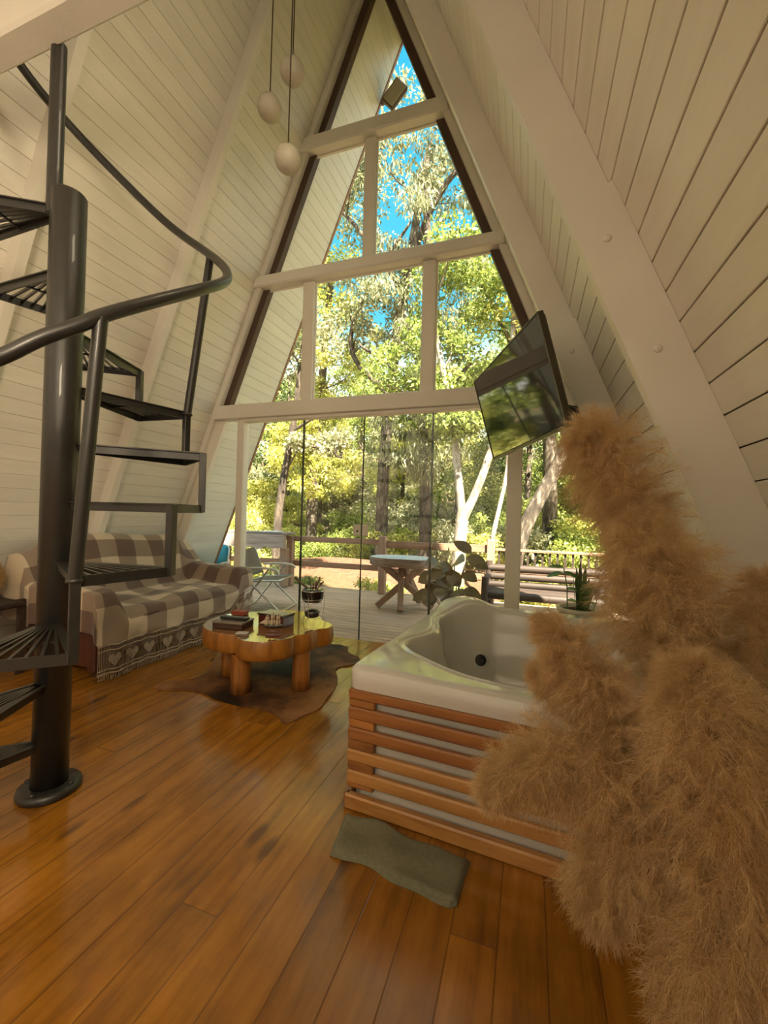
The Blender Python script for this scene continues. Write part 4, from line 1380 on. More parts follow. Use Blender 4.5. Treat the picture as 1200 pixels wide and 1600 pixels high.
for a, b in (((-.33, 1.36, 0.03), (.22, 1.50, .55)), ((.34, 1.56, 0.03), (-.30, 1.44, .55)), ((.03, 1.18, 0.03), (-.08, 1.56, .55)), ((.10, 1.85, .03), (-.04, 1.50, .55))):
    mb = MB(); mb.beam(a, b, .075, .075, bev=.006); mb.build('leg', M['trestle_wood'], tt, a)
# slab counter at the left end of the railing
ct = thing('slab_counter', 'thick grey brown slab counter on a post at the left of the deck', 'counter', (-2.6, 2.2, 0))
mb = MB()
ol_ = [(-3.4, .62), (-3.4, .83), (-2.12, .85), (-2.12, .66)]
bt = [(-2.12 - k * .08, .615 + .018 * math.sin(k * 1.9) + .012 * math.sin(k * .7)) for k in range(17)]
poly = [(-3.4, .84), (-2.13, .86)] + bt
mb.slab([(x, 1.98, z) for x, z in poly], (0, .09, 0))
mb.box((-2.76, 2.15, .845), (1.3, .34, .035), bev=.006)
mb.build('worktop', M['grey_wood'], ct, (-2.7, 2.1, .8))
for x in (-2.19, -3.3):
    mb = MB(); mb.box((x, 2.13, .31), (.11, .10, .62), bev=.006); mb.build('leg', M['trestle_wood'], ct, (x, 2.13, 0))
mb = MB(); mb.box((-2.42, 2.12, .874), (.30, .20, .012), rotz(.1), 0, .003)
tag(mb.build('tray', plain('white_enamel_tray', (.7, .7, .68), .3), None, (-2.42, 2.12, .868)), 'thin white tray lying on the slab counter', 'tray')

# folding chairs
M['alu'] = plain('brushed_aluminium_tube', (.62, .60, .56), .3, .9)
M['white_arm'] = plain('white_plastic_arm', (.70, .68, .62), .4)
def folding_chair(name, loc, rz, seat_mat, label, arm=True):
    t = thing(name, label, 'chair', loc)
    o = Vector(loc); R = rotz(rz)
    def P(x, y, z): return o + R @ Vector((x, y, z))
    # local: faces -y, width along x
    W2 = .26
    for s_ in (-1, 1):
        mb = MB(); mb.tube(chaikin([P(s_ * W2, -.25, .012), P(s_ * W2, -.20, .30), P(s_ * W2, -.20, .37), P(s_ * W2, .0, .37)], 2, False) if False else [P(s_ * W2, -.27, .012), P(s_ * W2, .16, .37)], .011, 10); mb.build('leg', M['alu'], t, P(s_ * W2, -.2, 0))
        mb = MB(); mb.tube([P(s_ * (W2 - .02), .27, .012), P(s_ * (W2 - .02), -.10, .50)], .011, 10); mb.build('leg', M['alu'], t, P(s_ * W2, .2, 0))
        if arm:
            mb = MB(); mb.tube(chaikin([P(s_ * W2, -.24, .47), P(s_ * W2, -.20, .51), P(s_ * W2, .0, .52), P(s_ * W2, .20, .50)], 2, False), .014, 10); mb.build('armrest', M['white_arm'], t, P(s_ * W2, 0, .5))
    mb = MB(); mb.tube([P(-W2, -.27, .012), P(W2, -.27, .012)], .011, 8); mb.tube([P(-W2 + .02, .27, .012), P(W2 - .02, .27, .012)], .011, 8); mb.build('foot_bar', M['alu'], t, P(0, 0, 0))
    mb = MB(); mb.tube(chaikin([P(-W2 + .03, .16, .32), P(-W2 + .03, .27, .62), P(-W2 + .035, .30, .705), P(-W2 + .10, .312, .735), P(W2 - .10, .312, .735), P(W2 - .035, .30, .705), P(W2 - .03, .27, .62), P(W2 - .03, .16, .32)], 2, False), .011, 10); mb.build('back_frame', M['alu'], t, P(0, .2, .5))
    mb = MB(); mb.tube([P(-W2 + .03, .16, .35), P(-W2 + .03, -.22, .37), P(W2 - .03, -.22, .37), P(W2 - .03, .16, .35), P(-W2 + .03, .16, .35)], .011, 8); mb.build('seat_frame', M['alu'], t, P(0, 0, .36))
    mb = MB()
    def sheet(a, b, c, d_, sag):
        n = 8; vs = []
        for j in range(n + 1):
            for i in range(n + 1):
                u, v = i / n, j / n
                vs.append((a.lerp(b, u)).lerp(d_.lerp(c, u), v) + R @ Vector(sag) * math.sin(PI * u) * math.sin(PI * v))
        mb.add(vs, [(j * (n + 1) + i, j * (n + 1) + i + 1, (j + 1) * (n + 1) + i + 1, (j + 1) * (n + 1) + i) for j in range(n) for i in range(n)], 0, True)
    sheet(P(-.225, .175, .40), P(.225, .175, .40), P(.225, .30, .72), P(-.225, .30, .72), (0, .03, 0)); bo = mb.build('backrest', seat_mat, t, P(0, .2, .5))
    m_ = bo.modifiers.new('thick', 'SOLIDIFY'); m_.thickness = .004
    mb = MB(); sheet(P(-.225, -.21, .37), P(.225, -.21, .37), P(.225, .15, .355), P(-.225, .15, .355), (0, 0, -.03)); bo = mb.build('seat', seat_mat, t, P(0, 0, .36))
    m_ = bo.modifiers.new('thick', 'SOLIDIFY'); m_.thickness = .004
    return t
folding_chair('folding_chair', (-1.56, .80, 0), math.radians(100), plain('olive_brown_chair_fabric', (.16, .13, .09), .8), 'aluminium folding chair with olive brown fabric and white arms on the deck')
folding_chair('folding_chair', (-2.42, .62, 0), math.radians(20), plain('turquoise_chair_fabric', (.01, .25, .34), .7), 'folding chair with turquoise fabric behind the far sofa arm')
# potted philodendron in front of the glass outside
ph = thing('potted_philodendron', 'broad leaved olive bronze plant outside the glass behind the tub', 'potted plant', (.78, .42, 0))
mb = MB(); mb.lathe((.78, .42, 0), [(0, 0), (.10, 0), (.13, .20), (.14, .22), (.125, .22), (.11, .18), (0, .18)], 24); mb.build('pot', plain('dark_clay_pot', (.06, .045, .035), .6), ph, (.78, .42, 0))
specs = [((.60, .40, .60), (-1, -.4, -.35), .17, .075), ((.66, .38, .72), (-.5, -.8, .1), .17, .085), ((.72, .40, .78), (.1, -.7, .5), .15, .08), ((.80, .40, .74), (.5, -.8, .3), .17, .085), ((.92, .42, .80), (.7, -.2, -.3), .22, .07), ((.88, .42, .64), (.9, -.5, -.3), .16, .06), ((.95, .45, .84), (-.5, -.1, .35), .20, .06), ((.58, .36, .45), (-.9, -.3, -.4), .20, .06), ((.70, .30, .50), (.1, -.9, -.2), .20, .07), ((.82, .32, .48), (.4, -.9, -.1), .20, .07), ((.62, .42, .52), (-.2, -.8, .4), .18, .075), ((.90, .34, .50), (.8, -.5, -.2), .20, .06)]
rp = random.Random(4)
for k in range(16):
    cx0, cz0 = rp.uniform(.56, .86), rp.uniform(.42, .70)
    specs.append(((cx0, .34 + rp.uniform(-.05, .08), cz0), (rp.uniform(-1, 1), -.7, rp.uniform(-.6, .4)), rp.uniform(.14, .20), rp.uniform(.06, .085)))
for c, d_, L, wd in specs:
    mb = MB(); mb.tube([(.78, .42, .16), ((.78 + c[0]) / 2, (.42 + c[1]) / 2, c[2] * .75), c], [.008, .005], 6) if False else mb.tube([(.78, .42, .16), ((.78 + c[0]) / 2, (.42 + c[1]) / 2, c[2] * .72), c], .005, 6)
    stm = mb.build('stem', M['olive_leaf'], ph, (.78, .42, .16))
    mb = MB(); oval_leaf(mb, c, d_, (0, -.8, .6), L, wd, .2); mb.build('leaf', M['olive_leaf'], stm, c)
# square flood lamp on the roof edge
fl = thing('flood_lamp', 'dark square flood lamp fixed to the left roof edge outside', 'lamp', (-.16, .80, 5.93))
R = Matrix.Rotation(math.radians(-48), 3, 'Y') @ Matrix.Rotation(math.radians(20), 3, 'X')
mb = MB(); mb.box((-.08, .80, 5.95), (.27, .06, .17), R, 0, .01); mb.build('housing', M['dark_frame'], fl, (-.08, .8, 5.95))
mb = MB(); mb.box(Vector((-.08, .80, 5.95)) + R @ Vector((0, -.034, 0)), (.235, .012, .135), R, 0, .003); mb.build('lens', plain('grey_lamp_glass', (.42, .38, .30), .25), fl, (-.08, .77, 5.95))
mb = MB(); mb.beam((-.16, .82, 5.97), (-.24, .82, 5.90), .03, .03); mb.build('bracket', M['dark_frame'], fl, (-.2, .82, 5.93))
# ------------------------------------------------------------------ ground and hillside
def gz(x, y):
    z = -.55 - .05 * math.sin(x * .5)
    if y > 6: z += .10 * (y - 6)
    if y > 11: z += .16 * (y - 11)
    z += .25 * math.sin(x * .35 + 1) * max(0, min(1, (y - 5) / 6)) + .15 * math.sin(y * .9 + x * .6) * max(0, min(1, (y - 4) / 4))
    if y < 6: z += .0
    # earth bank beside the path on the left
    z += .55 * math.exp(-((x + 3.2) / 2.6) ** 2 - ((y - 6.6) / 1.2) ** 2)
    return z
gx = np.linspace(-34, 34, 120); gy = np.concatenate([np.linspace(-14, 2, 12), np.linspace(2.4, 44, 110)])
V = np.array([(x, y, gz(x, y)) for x in gx for y in gy])
I = np.arange(len(gx) * len(gy)).reshape(len(gx), len(gy))
Fq = np.stack([I[:-1, :-1], I[1:, :-1], I[1:, 1:], I[:-1, 1:]], -1).reshape(-1, 4)
def ground_material():
    m, t, b = nodes('earth_and_grass')
    c = N(t, 'ShaderNodeTexCoord'); v = c.outputs['Object']
    n = noise(t, v, .9, 8, .65)
    r = ramp(t, [(.40, (.06, .075, .02)), (.52, (.10, .085, .035)), (.60, (.16, .08, .045))])
    t.links.new(n.outputs[0], r.inputs[0])
    s = N(t, 'ShaderNodeSeparateXYZ'); t.links.new(v, s.inputs[0])
    # bare reddish earth where the path runs beside the deck
    dy = math_(t, 'ABSOLUTE', math_(t, 'SUBTRACT', s.outputs['Y'], 6.2))
    k = math_(t, 'SUBTRACT', 1.25, math_(t, 'MULTIPLY', dy, .55)); k.node.use_clamp = True
    k2 = math_(t, 'MULTIPLY', k, math_(t, 'ADD', n.outputs[0], .45)); k2.node.use_clamp = True
    n2 = noise(t, v, 9, 6, .7)
    re = ramp(t, [(.3, (.10, .038, .020)), (.7, (.22, .095, .052))]); t.links.new(n2.outputs[0], re.inputs[0])
    col = mix_(t, k2, r.outputs[0], re.outputs[0])
    t.links.new(col, b.inputs['Base Color']); b.inputs['Roughness'].default_value = .95
    bump(t, b, n2.outputs[0], .8, .08)
    return m
g = fast_mesh('ground', V, Fq, ground_material(), None, True)
tag(g, kind='structure')

# ------------------------------------------------------------------ trees
LEAF = {
 'yellow': leaf_material('sunny_yellow_green_leaves', [(0, (.16, .19, .03)), (.4, (.46, .46, .09)), (.75, (.74, .68, .22)), (1, (.88, .80, .42))]),
 'green': leaf_material('mid_green_leaves', [(0, (.08, .12, .022)), (.5, (.28, .34, .07)), (1, (.62, .62, .20))]),
 'dark': leaf_material('deep_green_leaves', [(0, (.03, .055, .015)), (.55, (.13, .18, .05)), (1, (.40, .42, .15))]),
 'grey': leaf_material('grey_green_leaves', [(0, (.10, .11, .05)), (.5, (.32, .32, .17)), (1, (.68, .62, .40))]),
 'gold': leaf_material('golden_olive_leaves', [(0, (.18, .14, .03)), (.5, (.52, .40, .11)), (1, (.88, .74, .38))]),
}
def bark_material(name, c1, c2, c3, sc=2.0):
    m, t, b = nodes(name)
    n = noise(t, mapped(t, (5, 5, 1.6)), sc, 8, .7)
    r = ramp(t, [(.35, c1), (.5, c2), (.62, c3)]); t.links.new(n.outputs[0], r.inputs[0])
    t.links.new(r.outputs[0], b.inputs['Base Color']); b.inputs['Roughness'].default_value = .9
    bump(t, b, n.outputs[0], .8, .03)
    return m
BARK = {'pale': bark_material('pale_lichen_bark', (.10, .07, .05), (.30, .24, .19), (.50, .44, .38)),
        'brown': bark_material('grey_brown_bark', (.025, .018, .012), (.08, .056, .04), (.26, .21, .16)),
        'dark': bark_material('dark_bark', (.02, .014, .010), (.06, .042, .03), (.14, .10, .07))}

def leaf_cloud(centres, radii, per, size, seed, droop=.2, aspect=.5):
    """many small folded leaves gathered in clumps"""
    r = np.random.default_rng(seed)
    c = np.repeat(np.asarray(centres), per, 0); R_ = np.repeat(np.asarray(radii), per, 0)
    n = len(c)
    d_ = r.normal(size=(n, 3)); d_ /= np.linalg.norm(d_, axis=1)[:, None]
    p = c + d_ * (R_[:, None] * r.uniform(.15, 1, n)[:, None] ** .6) * np.array([1, 1, .62])
    ax = r.normal(size=(n, 3)) + d_ * .6; ax[:, 2] -= droop * 2
    ax /= np.linalg.norm(ax, axis=1)[:, None]
    sd = np.cross(ax, r.normal(size=(n, 3))); sd /= np.linalg.norm(sd, axis=1)[:, None]
    L = size * r.uniform(.6, 1.35, n)[:, None]; W = L * aspect * .5
    a = p; b = p + ax * L * .45 + sd * W; c2 = p + ax * L; d2 = p + ax * L * .45 - sd * W
    V_ = np.stack([a, b, c2, d2], 1).reshape(-1, 3)
    return V_, np.arange(4 * n).reshape(n, 4)

def limb_tree(name, label, base, stems, bark, crown, leaf, per=70, size=.10, clump=.42, group=None, seed=1, twigs=5, leaves_on=True, cat='tree', droop=.2, aspect=.5):
    """stems: list of (points, radii); crown: list of (centre, radius xyz, number of clumps)"""
    t = thing(name, label, cat, base, group)
    r = random.Random(seed)
    mb = MB()
    tips = []
    for pts, rad in stems:
        P = chaikin([tuple(p) for p in pts], 2, False)
        m = len(P)
        rr__ = [rad[0] + (rad[1] - rad[0]) * i / (m - 1) for i in range(m)]
        mb.tube(P, rr__, 12)
        tips.append(P)
    centres = []; radii = []
    for c, rad, n in crown:
        for _ in range(n):
            while True:
                v = [r.uniform(-1, 1) for _ in range(3)]
                if sum(x * x for x in v) <= 1: break
            centres.append([c[i] + v[i] * rad[i] for i in range(3)]); radii.append(clump * r.uniform(.6, 1.3))
    # thin branches from the nearest limb point to some clumps
    allp = [p for P in tips for p in P[len(P) // 3:]]
    for c in centres[::max(1, twigs)]:
        q = min(allp, key=lambda p: (p[0] - c[0]) ** 2 + (p[1] - c[1]) ** 2 + (p[2] + .6 - c[2]) ** 2)
        mid_ = [(a + b) / 2 + r.uniform(-.25, .25) for a, b in zip(q, c)]
        tw = chaikin([tuple(q), tuple(mid_), tuple(c)], 2, False); mb.tube(tw, twig_r(len(tw)), 6)
    mb.build('trunk', BARK[bark], t, base)
    if leaves_on:
        V_, F_ = leaf_cloud(centres, radii, per, size, seed, droop, aspect)
        fast_mesh('foliage', V_, F_, LEAF[leaf], t, False, loc=base)
    return t
_ck = chaikin
def twig_r(n): return [.03 - .025 * i / (n - 1) for i in range(n)]
# foreground trees
def V3(*a): return tuple(a)
gb = lambda x, y: (x, y, gz(x, y) - .1)
limb_tree('forked_pale_tree', 'sunlit pale barked tree forking low just beyond the deck railing', gb(.02, 5.5),
    [([gb(.0, 5.5), (.05, 5.5, .4), (.10, 5.5, 1.3)], (.17, .12)), ([(.10, 5.5, 1.2), (-.02, 5.45, 2.2), (-.12, 5.3, 3.2), (-.5, 5.2, 5.0), (-.9, 5.4, 7)], (.10, .045)),
     ([(.10, 5.5, 1.1), (.45, 5.5, 1.9), (.75, 5.55, 2.9), (1.0, 5.7, 4.2), (1.1, 6, 6.5)], (.105, .045))],
    'pale', [((-1.0, 5.4, 4.6), (1.0, 1.0, 1.2), 26), ((.3, 5.3, 6.6), (1.3, 1.2, 1.1), 26), ((.15, 5.0, 3.4), (.7, .5, .5), 14)], 'green', per=210, size=.11, clump=.45, seed=3)
limb_tree('slender_white_tree', 'slender white barked tree right of the forked pale tree', gb(.62, 5.6),
    [([gb(.60, 5.6), (.70, 5.6, .6), (.82, 5.6, 1.2), (1.02, 5.65, 2.2), (1.05, 5.7, 3.6), (1.3, 6, 6)], (.06, .03))], 'pale', [((1.3, 6, 6.2), (.9, .9, .9), 16)], 'yellow', per=160, size=.10, seed=5)
limb_tree('leaning_dark_tree', 'thick dark barked tree leaning right behind the right window post', gb(1.15, 5.6),
    [([gb(1.1, 5.6), (1.25, 5.6, .7), (1.65, 5.6, 1.6), (2.1, 5.6, 2.5), (2.35, 5.6, 3.6), (2.3, 5.7, 6)], (.17, .09)), ([(1.95, 5.6, 2.2), (2.5, 5.5, 2.9), (3.1, 5.5, 3.6)], (.10, .04))],
    'brown', [((2.6, 5.8, 5.6), (1.4, 1.2, 1.6), 34), ((3.0, 5.6, 3.9), (.9, .7, .6), 14)], 'gold', per=190, size=.10, seed=7)
limb_tree('hanging_leaf_tree', 'tall dark tree with long hanging foliage behind the slab table', gb(-1.0, 6.6),
    [([gb(-1.0, 6.6), (-1.0, 6.6, 1.6), (-1.1, 6.6, 3.5), (-1.0, 6.7, 6.5), (-1.2, 6.6, 9.5)], (.16, .08)), ([(-1.1, 6.6, 3.2), (-.5, 6.4, 4.2), (.1, 6.2, 4.8)], (.07, .04)), ([(-1.05, 6.6, 4), (-1.9, 6.5, 5.0), (-2.8, 6.4, 5.6)], (.07, .03))],
    'dark', [((-1.1, 6.3, 3.1), (1.1, .6, 1.3), 26), ((-1.3, 6.6, 6.8), (1.7, 1.3, 1.7), 20), ((-1.4, 6.6, 9.4), (1.6, 1.5, 1.5), 16)], 'grey', per=210, size=.16, clump=.42, seed=11, droop=1.2, aspect=.22)
limb_tree('tall_spreading_tree', 'tall tree with long bare grey limbs crossing the wide middle pane', gb(-2.4, 7.6),
    [([gb(-2.5, 7.6), (-2.5, 7.6, 2.5), (-2.3, 7.5, 5.0), (-1.9, 7.3, 7.5), (-1.3, 7.2, 11)], (.20, .09)), ([(-2.35, 7.5, 4.6), (-3.6, 7.0, 5.8), (-2.6, 6.6, 7.4), (-1.5, 6.4, 8.6)], (.09, .03)),
     ([(-2.1, 7.3, 6.6), (-1.2, 6.8, 9.2), (.2, 6.5, 10.3), (1.6, 6.4, 10.0)], (.10, .04)), ([(-1.9, 7.3, 7.3), (-3.2, 7, 9.2), (-4.2, 7, 10.2)], (.08, .03))],
    'brown', [((-2.6, 7.2, 7.6), (2.1, 1.5, 1.7), 17), ((-1.2, 7.0, 11.2), (2.4, 2.0, 1.7), 26), ((1.4, 6.6, 10.8), (1.8, 1.4, 1.3), 22), ((-4.0, 7.2, 10.5), (1.4, 1.4, 1.4), 16)], 'grey', per=200, size=.13, clump=.55, seed=13)
limb_tree('bright_crowned_tree', 'broad bright green crowned tree on the right beyond the deck', gb(2.0, 8.6),
    [([gb(2.0, 8.6), (2.0, 8.6, 3), (1.7, 8.5, 6.5), (1.4, 8.4, 10)], (.22, .10)), ([(1.9, 8.6, 4), (.8, 8.2, 6.2), (.1, 8, 7.6)], (.09, .04)), ([(1.9, 8.6, 4.6), (3.0, 8.4, 6.6)], (.09, .04))],
    'brown', [((1.2, 8.2, 7.4), (2.2, 1.6, 1.8), 36), ((2.6, 8.4, 5.4), (1.4, 1.2, 1.2), 20), ((1.8, 8.2, 11), (2.0, 1.6, 1.9), 30), ((.4, 7.9, 4.9), (1.0, .8, .9), 12)], 'green', per=230, size=.13, clump=.55, seed=17)
limb_tree('sunny_left_tree', 'yellow green sunlit tree at the far left behind the slab counter', gb(-5.2, 8.4),
    [([gb(-5.2, 8.4), (-5.2, 8.4, 2.5), (-4.9, 8.3, 5.5), (-4.6, 8.2, 9)], (.2, .09))], 'brown', [((-4.8, 8.0, 3.4), (1.5, 1.2, 1.6), 34), ((-4.6, 8.0, 7.0), (1.7, 1.4, 2.0), 34), ((-5.6, 8.2, 10), (1.7, 1.5, 1.7), 22)], 'yellow', per=220, size=.12, clump=.5, seed=19)
# overhanging branch of leaves near the doors, upper left
limb_tree('near_left_tree', 'tree whose fine drooping branches hang in front of the left door', gb(-3.9, 4.4),
    [([gb(-3.9, 4.4), (-3.8, 4.4, 1.5), (-3.5, 4.4, 3.0), (-3.2, 4.3, 5.2)], (.11, .05)), ([(-3.55, 4.4, 2.6), (-2.9, 4.3, 2.65), (-2.2, 4.2, 2.35)], (.04, .012)), ([(-3.5, 4.4, 3.0), (-2.8, 4.3, 3.3), (-2.0, 4.2, 3.2)], (.04, .012))],
    'dark', [((-2.7, 4.3, 2.75), (.75, .35, .30), 13), ((-3.2, 4.3, 5.0), (.9, .8, 1.0), 18)], 'grey', per=130, size=.09, clump=.27, seed=23)
limb_tree('slim_yellow_tree', 'slim tree with golden leaves right of the leaning trunk', gb(3.6, 7.0),
    [([gb(3.5, 7.0), (3.5, 7, 1.5), (3.6, 7, 3.2), (3.7, 7, 6)], (.09, .05))], 'pale', [((3.5, 6.9, 2.9), (1.0, .6, 1.3), 26), ((3.8, 7, 6), (1.3, 1.0, 1.5), 24)], 'gold', per=200, size=.09, clump=.4, seed=29)
# tree protos for the wood on the hillside
def proto(label, leaf, bark, h, cr, seed, per, nclump, size):
    return limb_tree('forest_tree', label, (0, 0, 0), [([(0, 0, -.3), (.1, 0, h * .3), (-.1, .1, h * .6), (0, 0, h * .9)], (h * .020, .05)), ([(0, 0, h * .4), (cr * .5, 0, h * .6)], (.07, .03)), ([(0, 0, h * .45), (-cr * .5, .2, h * .7)], (.07, .03))],
        bark, [((0, 0, h * .48), (cr, cr * .9, h * .20), nclump // 2), ((0, 0, h * .74), (cr * .75, cr * .7, h * .2), nclump // 2)], leaf, per=per, size=size, clump=.62, seed=seed, group='trees', twigs=6)
gl = {'yellow': 'sunny yellow green tree of the wood on the hillside behind', 'green': 'mid green tree of the wood on the hillside behind', 'dark': 'deep green tree of the wood on the hillside behind', 'grey': 'grey green tree of the wood on the hillside behind', 'gold': 'golden olive tree of the wood on the hillside behind'}
protos = {}
for i, (k, h, cr) in enumerate((('yellow', 8, 2.3), ('green', 10, 2.5), ('dark', 9, 2.3), ('grey', 9, 2.4), ('gold', 8, 2.1))):
    p = proto(gl[k], k, 'brown', h, cr, 40 + i, 170, 72, .15); p['group'] = k + ' trees on the hillside'; protos[k] = [p, False]
rr2 = random.Random(5)
def place(k, x, y, s, rz):
    p, used = protos[k]
    o = p if not used else copy_tree(p)
    protos[k][1] = True
    o.location = (x, y, gz(x, y)); o.rotation_euler = (0, 0, rz); o.scale = (s, s, s)
spots = [('yellow', -3.2, 12.0, .62), ('yellow', -6.8, 12.0, .8), ('green', -1.0, 11.6, .7), ('grey', -4.6, 14.5, .85), ('dark', 1.4, 12.2, .8), ('yellow', 3.9, 11.0, .75), ('green', 6.4, 12.0, .9),
         ('gold', 5.0, 9.4, .8), ('dark', -9.4, 13.5, .9), ('yellow', -1.6, 15.5, .8), ('grey', 1.8, 16.0, 1.0), ('green', -7.0, 17, 1.0), ('yellow', 5.0, 15.5, 1.0), ('dark', 8.6, 15.0, 1.1),
         ('gold', -11, 18, 1.1), ('yellow', -3.6, 19.5, 1.0), ('green', .8, 20.5, 1.2), ('grey', 5.4, 20.5, 1.2), ('yellow', 9.6, 20, 1.2), ('dark', -8, 22, 1.2), ('gold', -13.5, 23, 1.3), ('yellow', -2.6, 25, 1.3), ('green', 3.2, 26, 1.4), ('yellow', 8.5, 26, 1.4),
         ('green', -15, 16, 1.1), ('yellow', 13.0, 17, 1.2), ('green', -12, 28, 1.5), ('grey', -6.5, 28, 1.4), ('dark', 13.5, 24, 1.4), ('yellow', -18, 26, 1.5), ('gold', 17, 30, 1.6), ('green', 0, 31, 1.5), ('yellow', -20, 20, 1.2), ('green', 7, 33, 1.7), ('gold', -6, 34, 1.6), ('green', -9.5, 6.2, .8), ('yellow', -12.5, 9.2, .95), ('dark', -8.6, 3.6, .7), ('green', -15.5, 10.5, 1.1), ('yellow', -12.0, 5.2, .9)]
for k, x, y, s in spots:
    place(k, x, y, s * (.78 if y > 14 else 1), rr2.uniform(0, 6.28))
# understorey shrubs
def shrub(label, leaf, seed, grp):
    t = thing('shrub', label, 'shrub', (0, 0, 0), grp)
    r = random.Random(seed)
    mb = MB()
    cs = []; rs = []
    for k in range(20):
        c = (r.uniform(-.75, .75), r.uniform(-.75, .75), r.uniform(.25, 1.15)); cs.append(c); rs.append(.34)
        if k % 3 == 0: mb.tube([(0, 0, -.1), (c[0] * .4, c[1] * .4, c[2] * .6), c], [.022, .016, .008], 6)
    mb.build('stems', BARK['dark'], t)
    V_, F_ = leaf_cloud(cs, rs, 170, .10, seed)
    fast_mesh('foliage', V_, F_, LEAF[leaf], t)
    return t
sh = {k: [shrub(lab, k, 70 + i, k + ' shrubs on the slope'), False] for i, (k, lab) in enumerate((('yellow', 'sunny yellow green shrub on the slope beyond the deck'), ('green', 'mid green shrub on the slope beyond the deck'), ('grey', 'grey green shrub on the slope beyond the deck')))}
ssp = []
for row, (y, s, step) in enumerate(((8.0, .8, 1.3), (9.6, 1.0, 1.5), (11.4, 1.3, 1.9), (13.6, 1.6, 2.4), (16.5, 2.0, 3.0))):
    x = -10 - row * 1.5
    while x < 9 + row * 1.5:
        ssp.append((['yellow', 'green', 'yellow', 'grey', 'green'][(row * 3 + int(x * 2.3)) % 5], x + rr2.uniform(-.4, .4), y + rr2.uniform(-.5, .5), s * rr2.uniform(.8, 1.2))); x += step
ssp += [('green', -2.9, 3.5, .55), ('yellow', -4.6, 3.8, .8), ('green', .2, 3.6, .50), ('yellow', -1.0, 3.3, .45), ('yellow', 1.6, 4.3, .8), ('green', 3.2, 4.2, .9), ('yellow', 4.4, 5.6, 1.1), ('green', -6.2, 5.2, 1.1), ('yellow', -7.2, 7.0, 1.2), ('yellow', .6, 7.2, .8), ('green', 2.2, 7.2, .9), ('yellow', -3.9, 3.0, .55)]
for k, x, y, s in ssp:
    p, used = sh[k]
    o = p if not used else copy_tree(p)
    sh[k][1] = True
    o.location = (x, y, gz(x, y)); o.rotation_euler = (0, 0, rr2.uniform(0, 6.28)); o.scale = (s, s, s * rr2.uniform(.8, 1.1))

# every tree and shrub of the slope says where it stands, seen through the glass front
KIND = {'yellow': 'sunny yellow green', 'green': 'mid green', 'dark': 'deep green', 'grey': 'grey green', 'gold': 'golden olive'}
ORD = ['nearest', 'second nearest', 'third nearest', 'fourth nearest', 'fifth nearest', 'sixth nearest', 'seventh nearest', 'eighth nearest', 'ninth nearest', 'farthest', 'topmost', 'hindmost']
def sector(x, y):
    a = (x - 1.464) / (y + 3.633)
    for lim, tx in ((-1.30, 'far out left of the house'), (-.78, 'left of the left door post'), (-.585, 'behind the leftmost glass door'), (-.403, 'behind the second glass door'), (-.226, 'behind the third glass door'),
                    (-.06, 'behind the rightmost glass door'), (.22, 'behind the right side pane'), (.6, 'right of the right side pane')):
        if a < lim: return tx
    return 'far out right of the house'
fam = {}
for o in list(COL.objects):
    if o.parent is None and o.get('category') in ('tree', 'shrub') and o.get('group'):
        k = o['group'].split()[0]
        fam.setdefault((o['category'], k, sector(o.location.x, o.location.y)), []).append(o)
for (c, k, s_), lst in fam.items():
    lst.sort(key=lambda o: math.hypot(o.location.x - 1.464, o.location.y + 3.633))
    for i, o in enumerate(lst):
        o['label'] = KIND[k] + ' ' + c + ' ' + s_ + (', ' + ORD[min(i, 11)] if len(lst) > 1 else '')
        o['group'] = 'slope ' + c + 's'
# ------------------------------------------------------------------ pampas grass at the right
def pampas_material():
    m, t, b = nodes('tan_pampas_fibres')
    g = N(t, 'ShaderNodeNewGeometry')
    n = noise(t, mapped(t, (1, 1, 1)), 9, 3)
    k = math_(t, 'ADD', math_(t, 'MULTIPLY', g.outputs['Random Per Island'], .5), math_(t, 'MULTIPLY', n.outputs[0], .5))
    r = ramp(t, [(.2, (.52, .35, .16)), (.5, (.76, .56, .31)), (.8, (.92, .76, .52))])
    t.links.new(k, r.inputs[0]); t.links.new(r.outputs[0], b.inputs['Base Color'])
    b.inputs['Roughness'].default_value = .9; b.inputs['Specular IOR Level'].default_value = .1
    tr = N(t, 'ShaderNodeBsdfTranslucent'); t.links.new(r.outputs[0], tr.inputs['Color'])
    mx = N(t, 'ShaderNodeMixShader'); mx.inputs[0].default_value = .5
    t.links.new(b.outputs[0], mx.inputs[1]); t.links.new(tr.outputs[0], mx.inputs[2]); t.links.new(mx.outputs[0], t.nodes['Material Output'].inputs[0])
    return m
M['pampas'] = pampas_material()
M['stem'] = plain('dry_straw_stem', (.42, .30, .13), .7)
vase_c = Vector((1.93, -2.66, 0))
vs_ = thing('floor_vase', 'terracotta floor vase holding the pampas plumes at the right', 'vase', vase_c)
mb = MB(); mb.lathe(vase_c, [(0, 0), (.09, 0), (.12, .05), (.135, .16), (.10, .28), (.065, .34), (.07, .38), (.055, .38), (.05, .34), (.08, .27), (0, .1)], 32)
mb.build('body', plain('brown_terracotta', (.20, .09, .05), .7), vs_, vase_c)
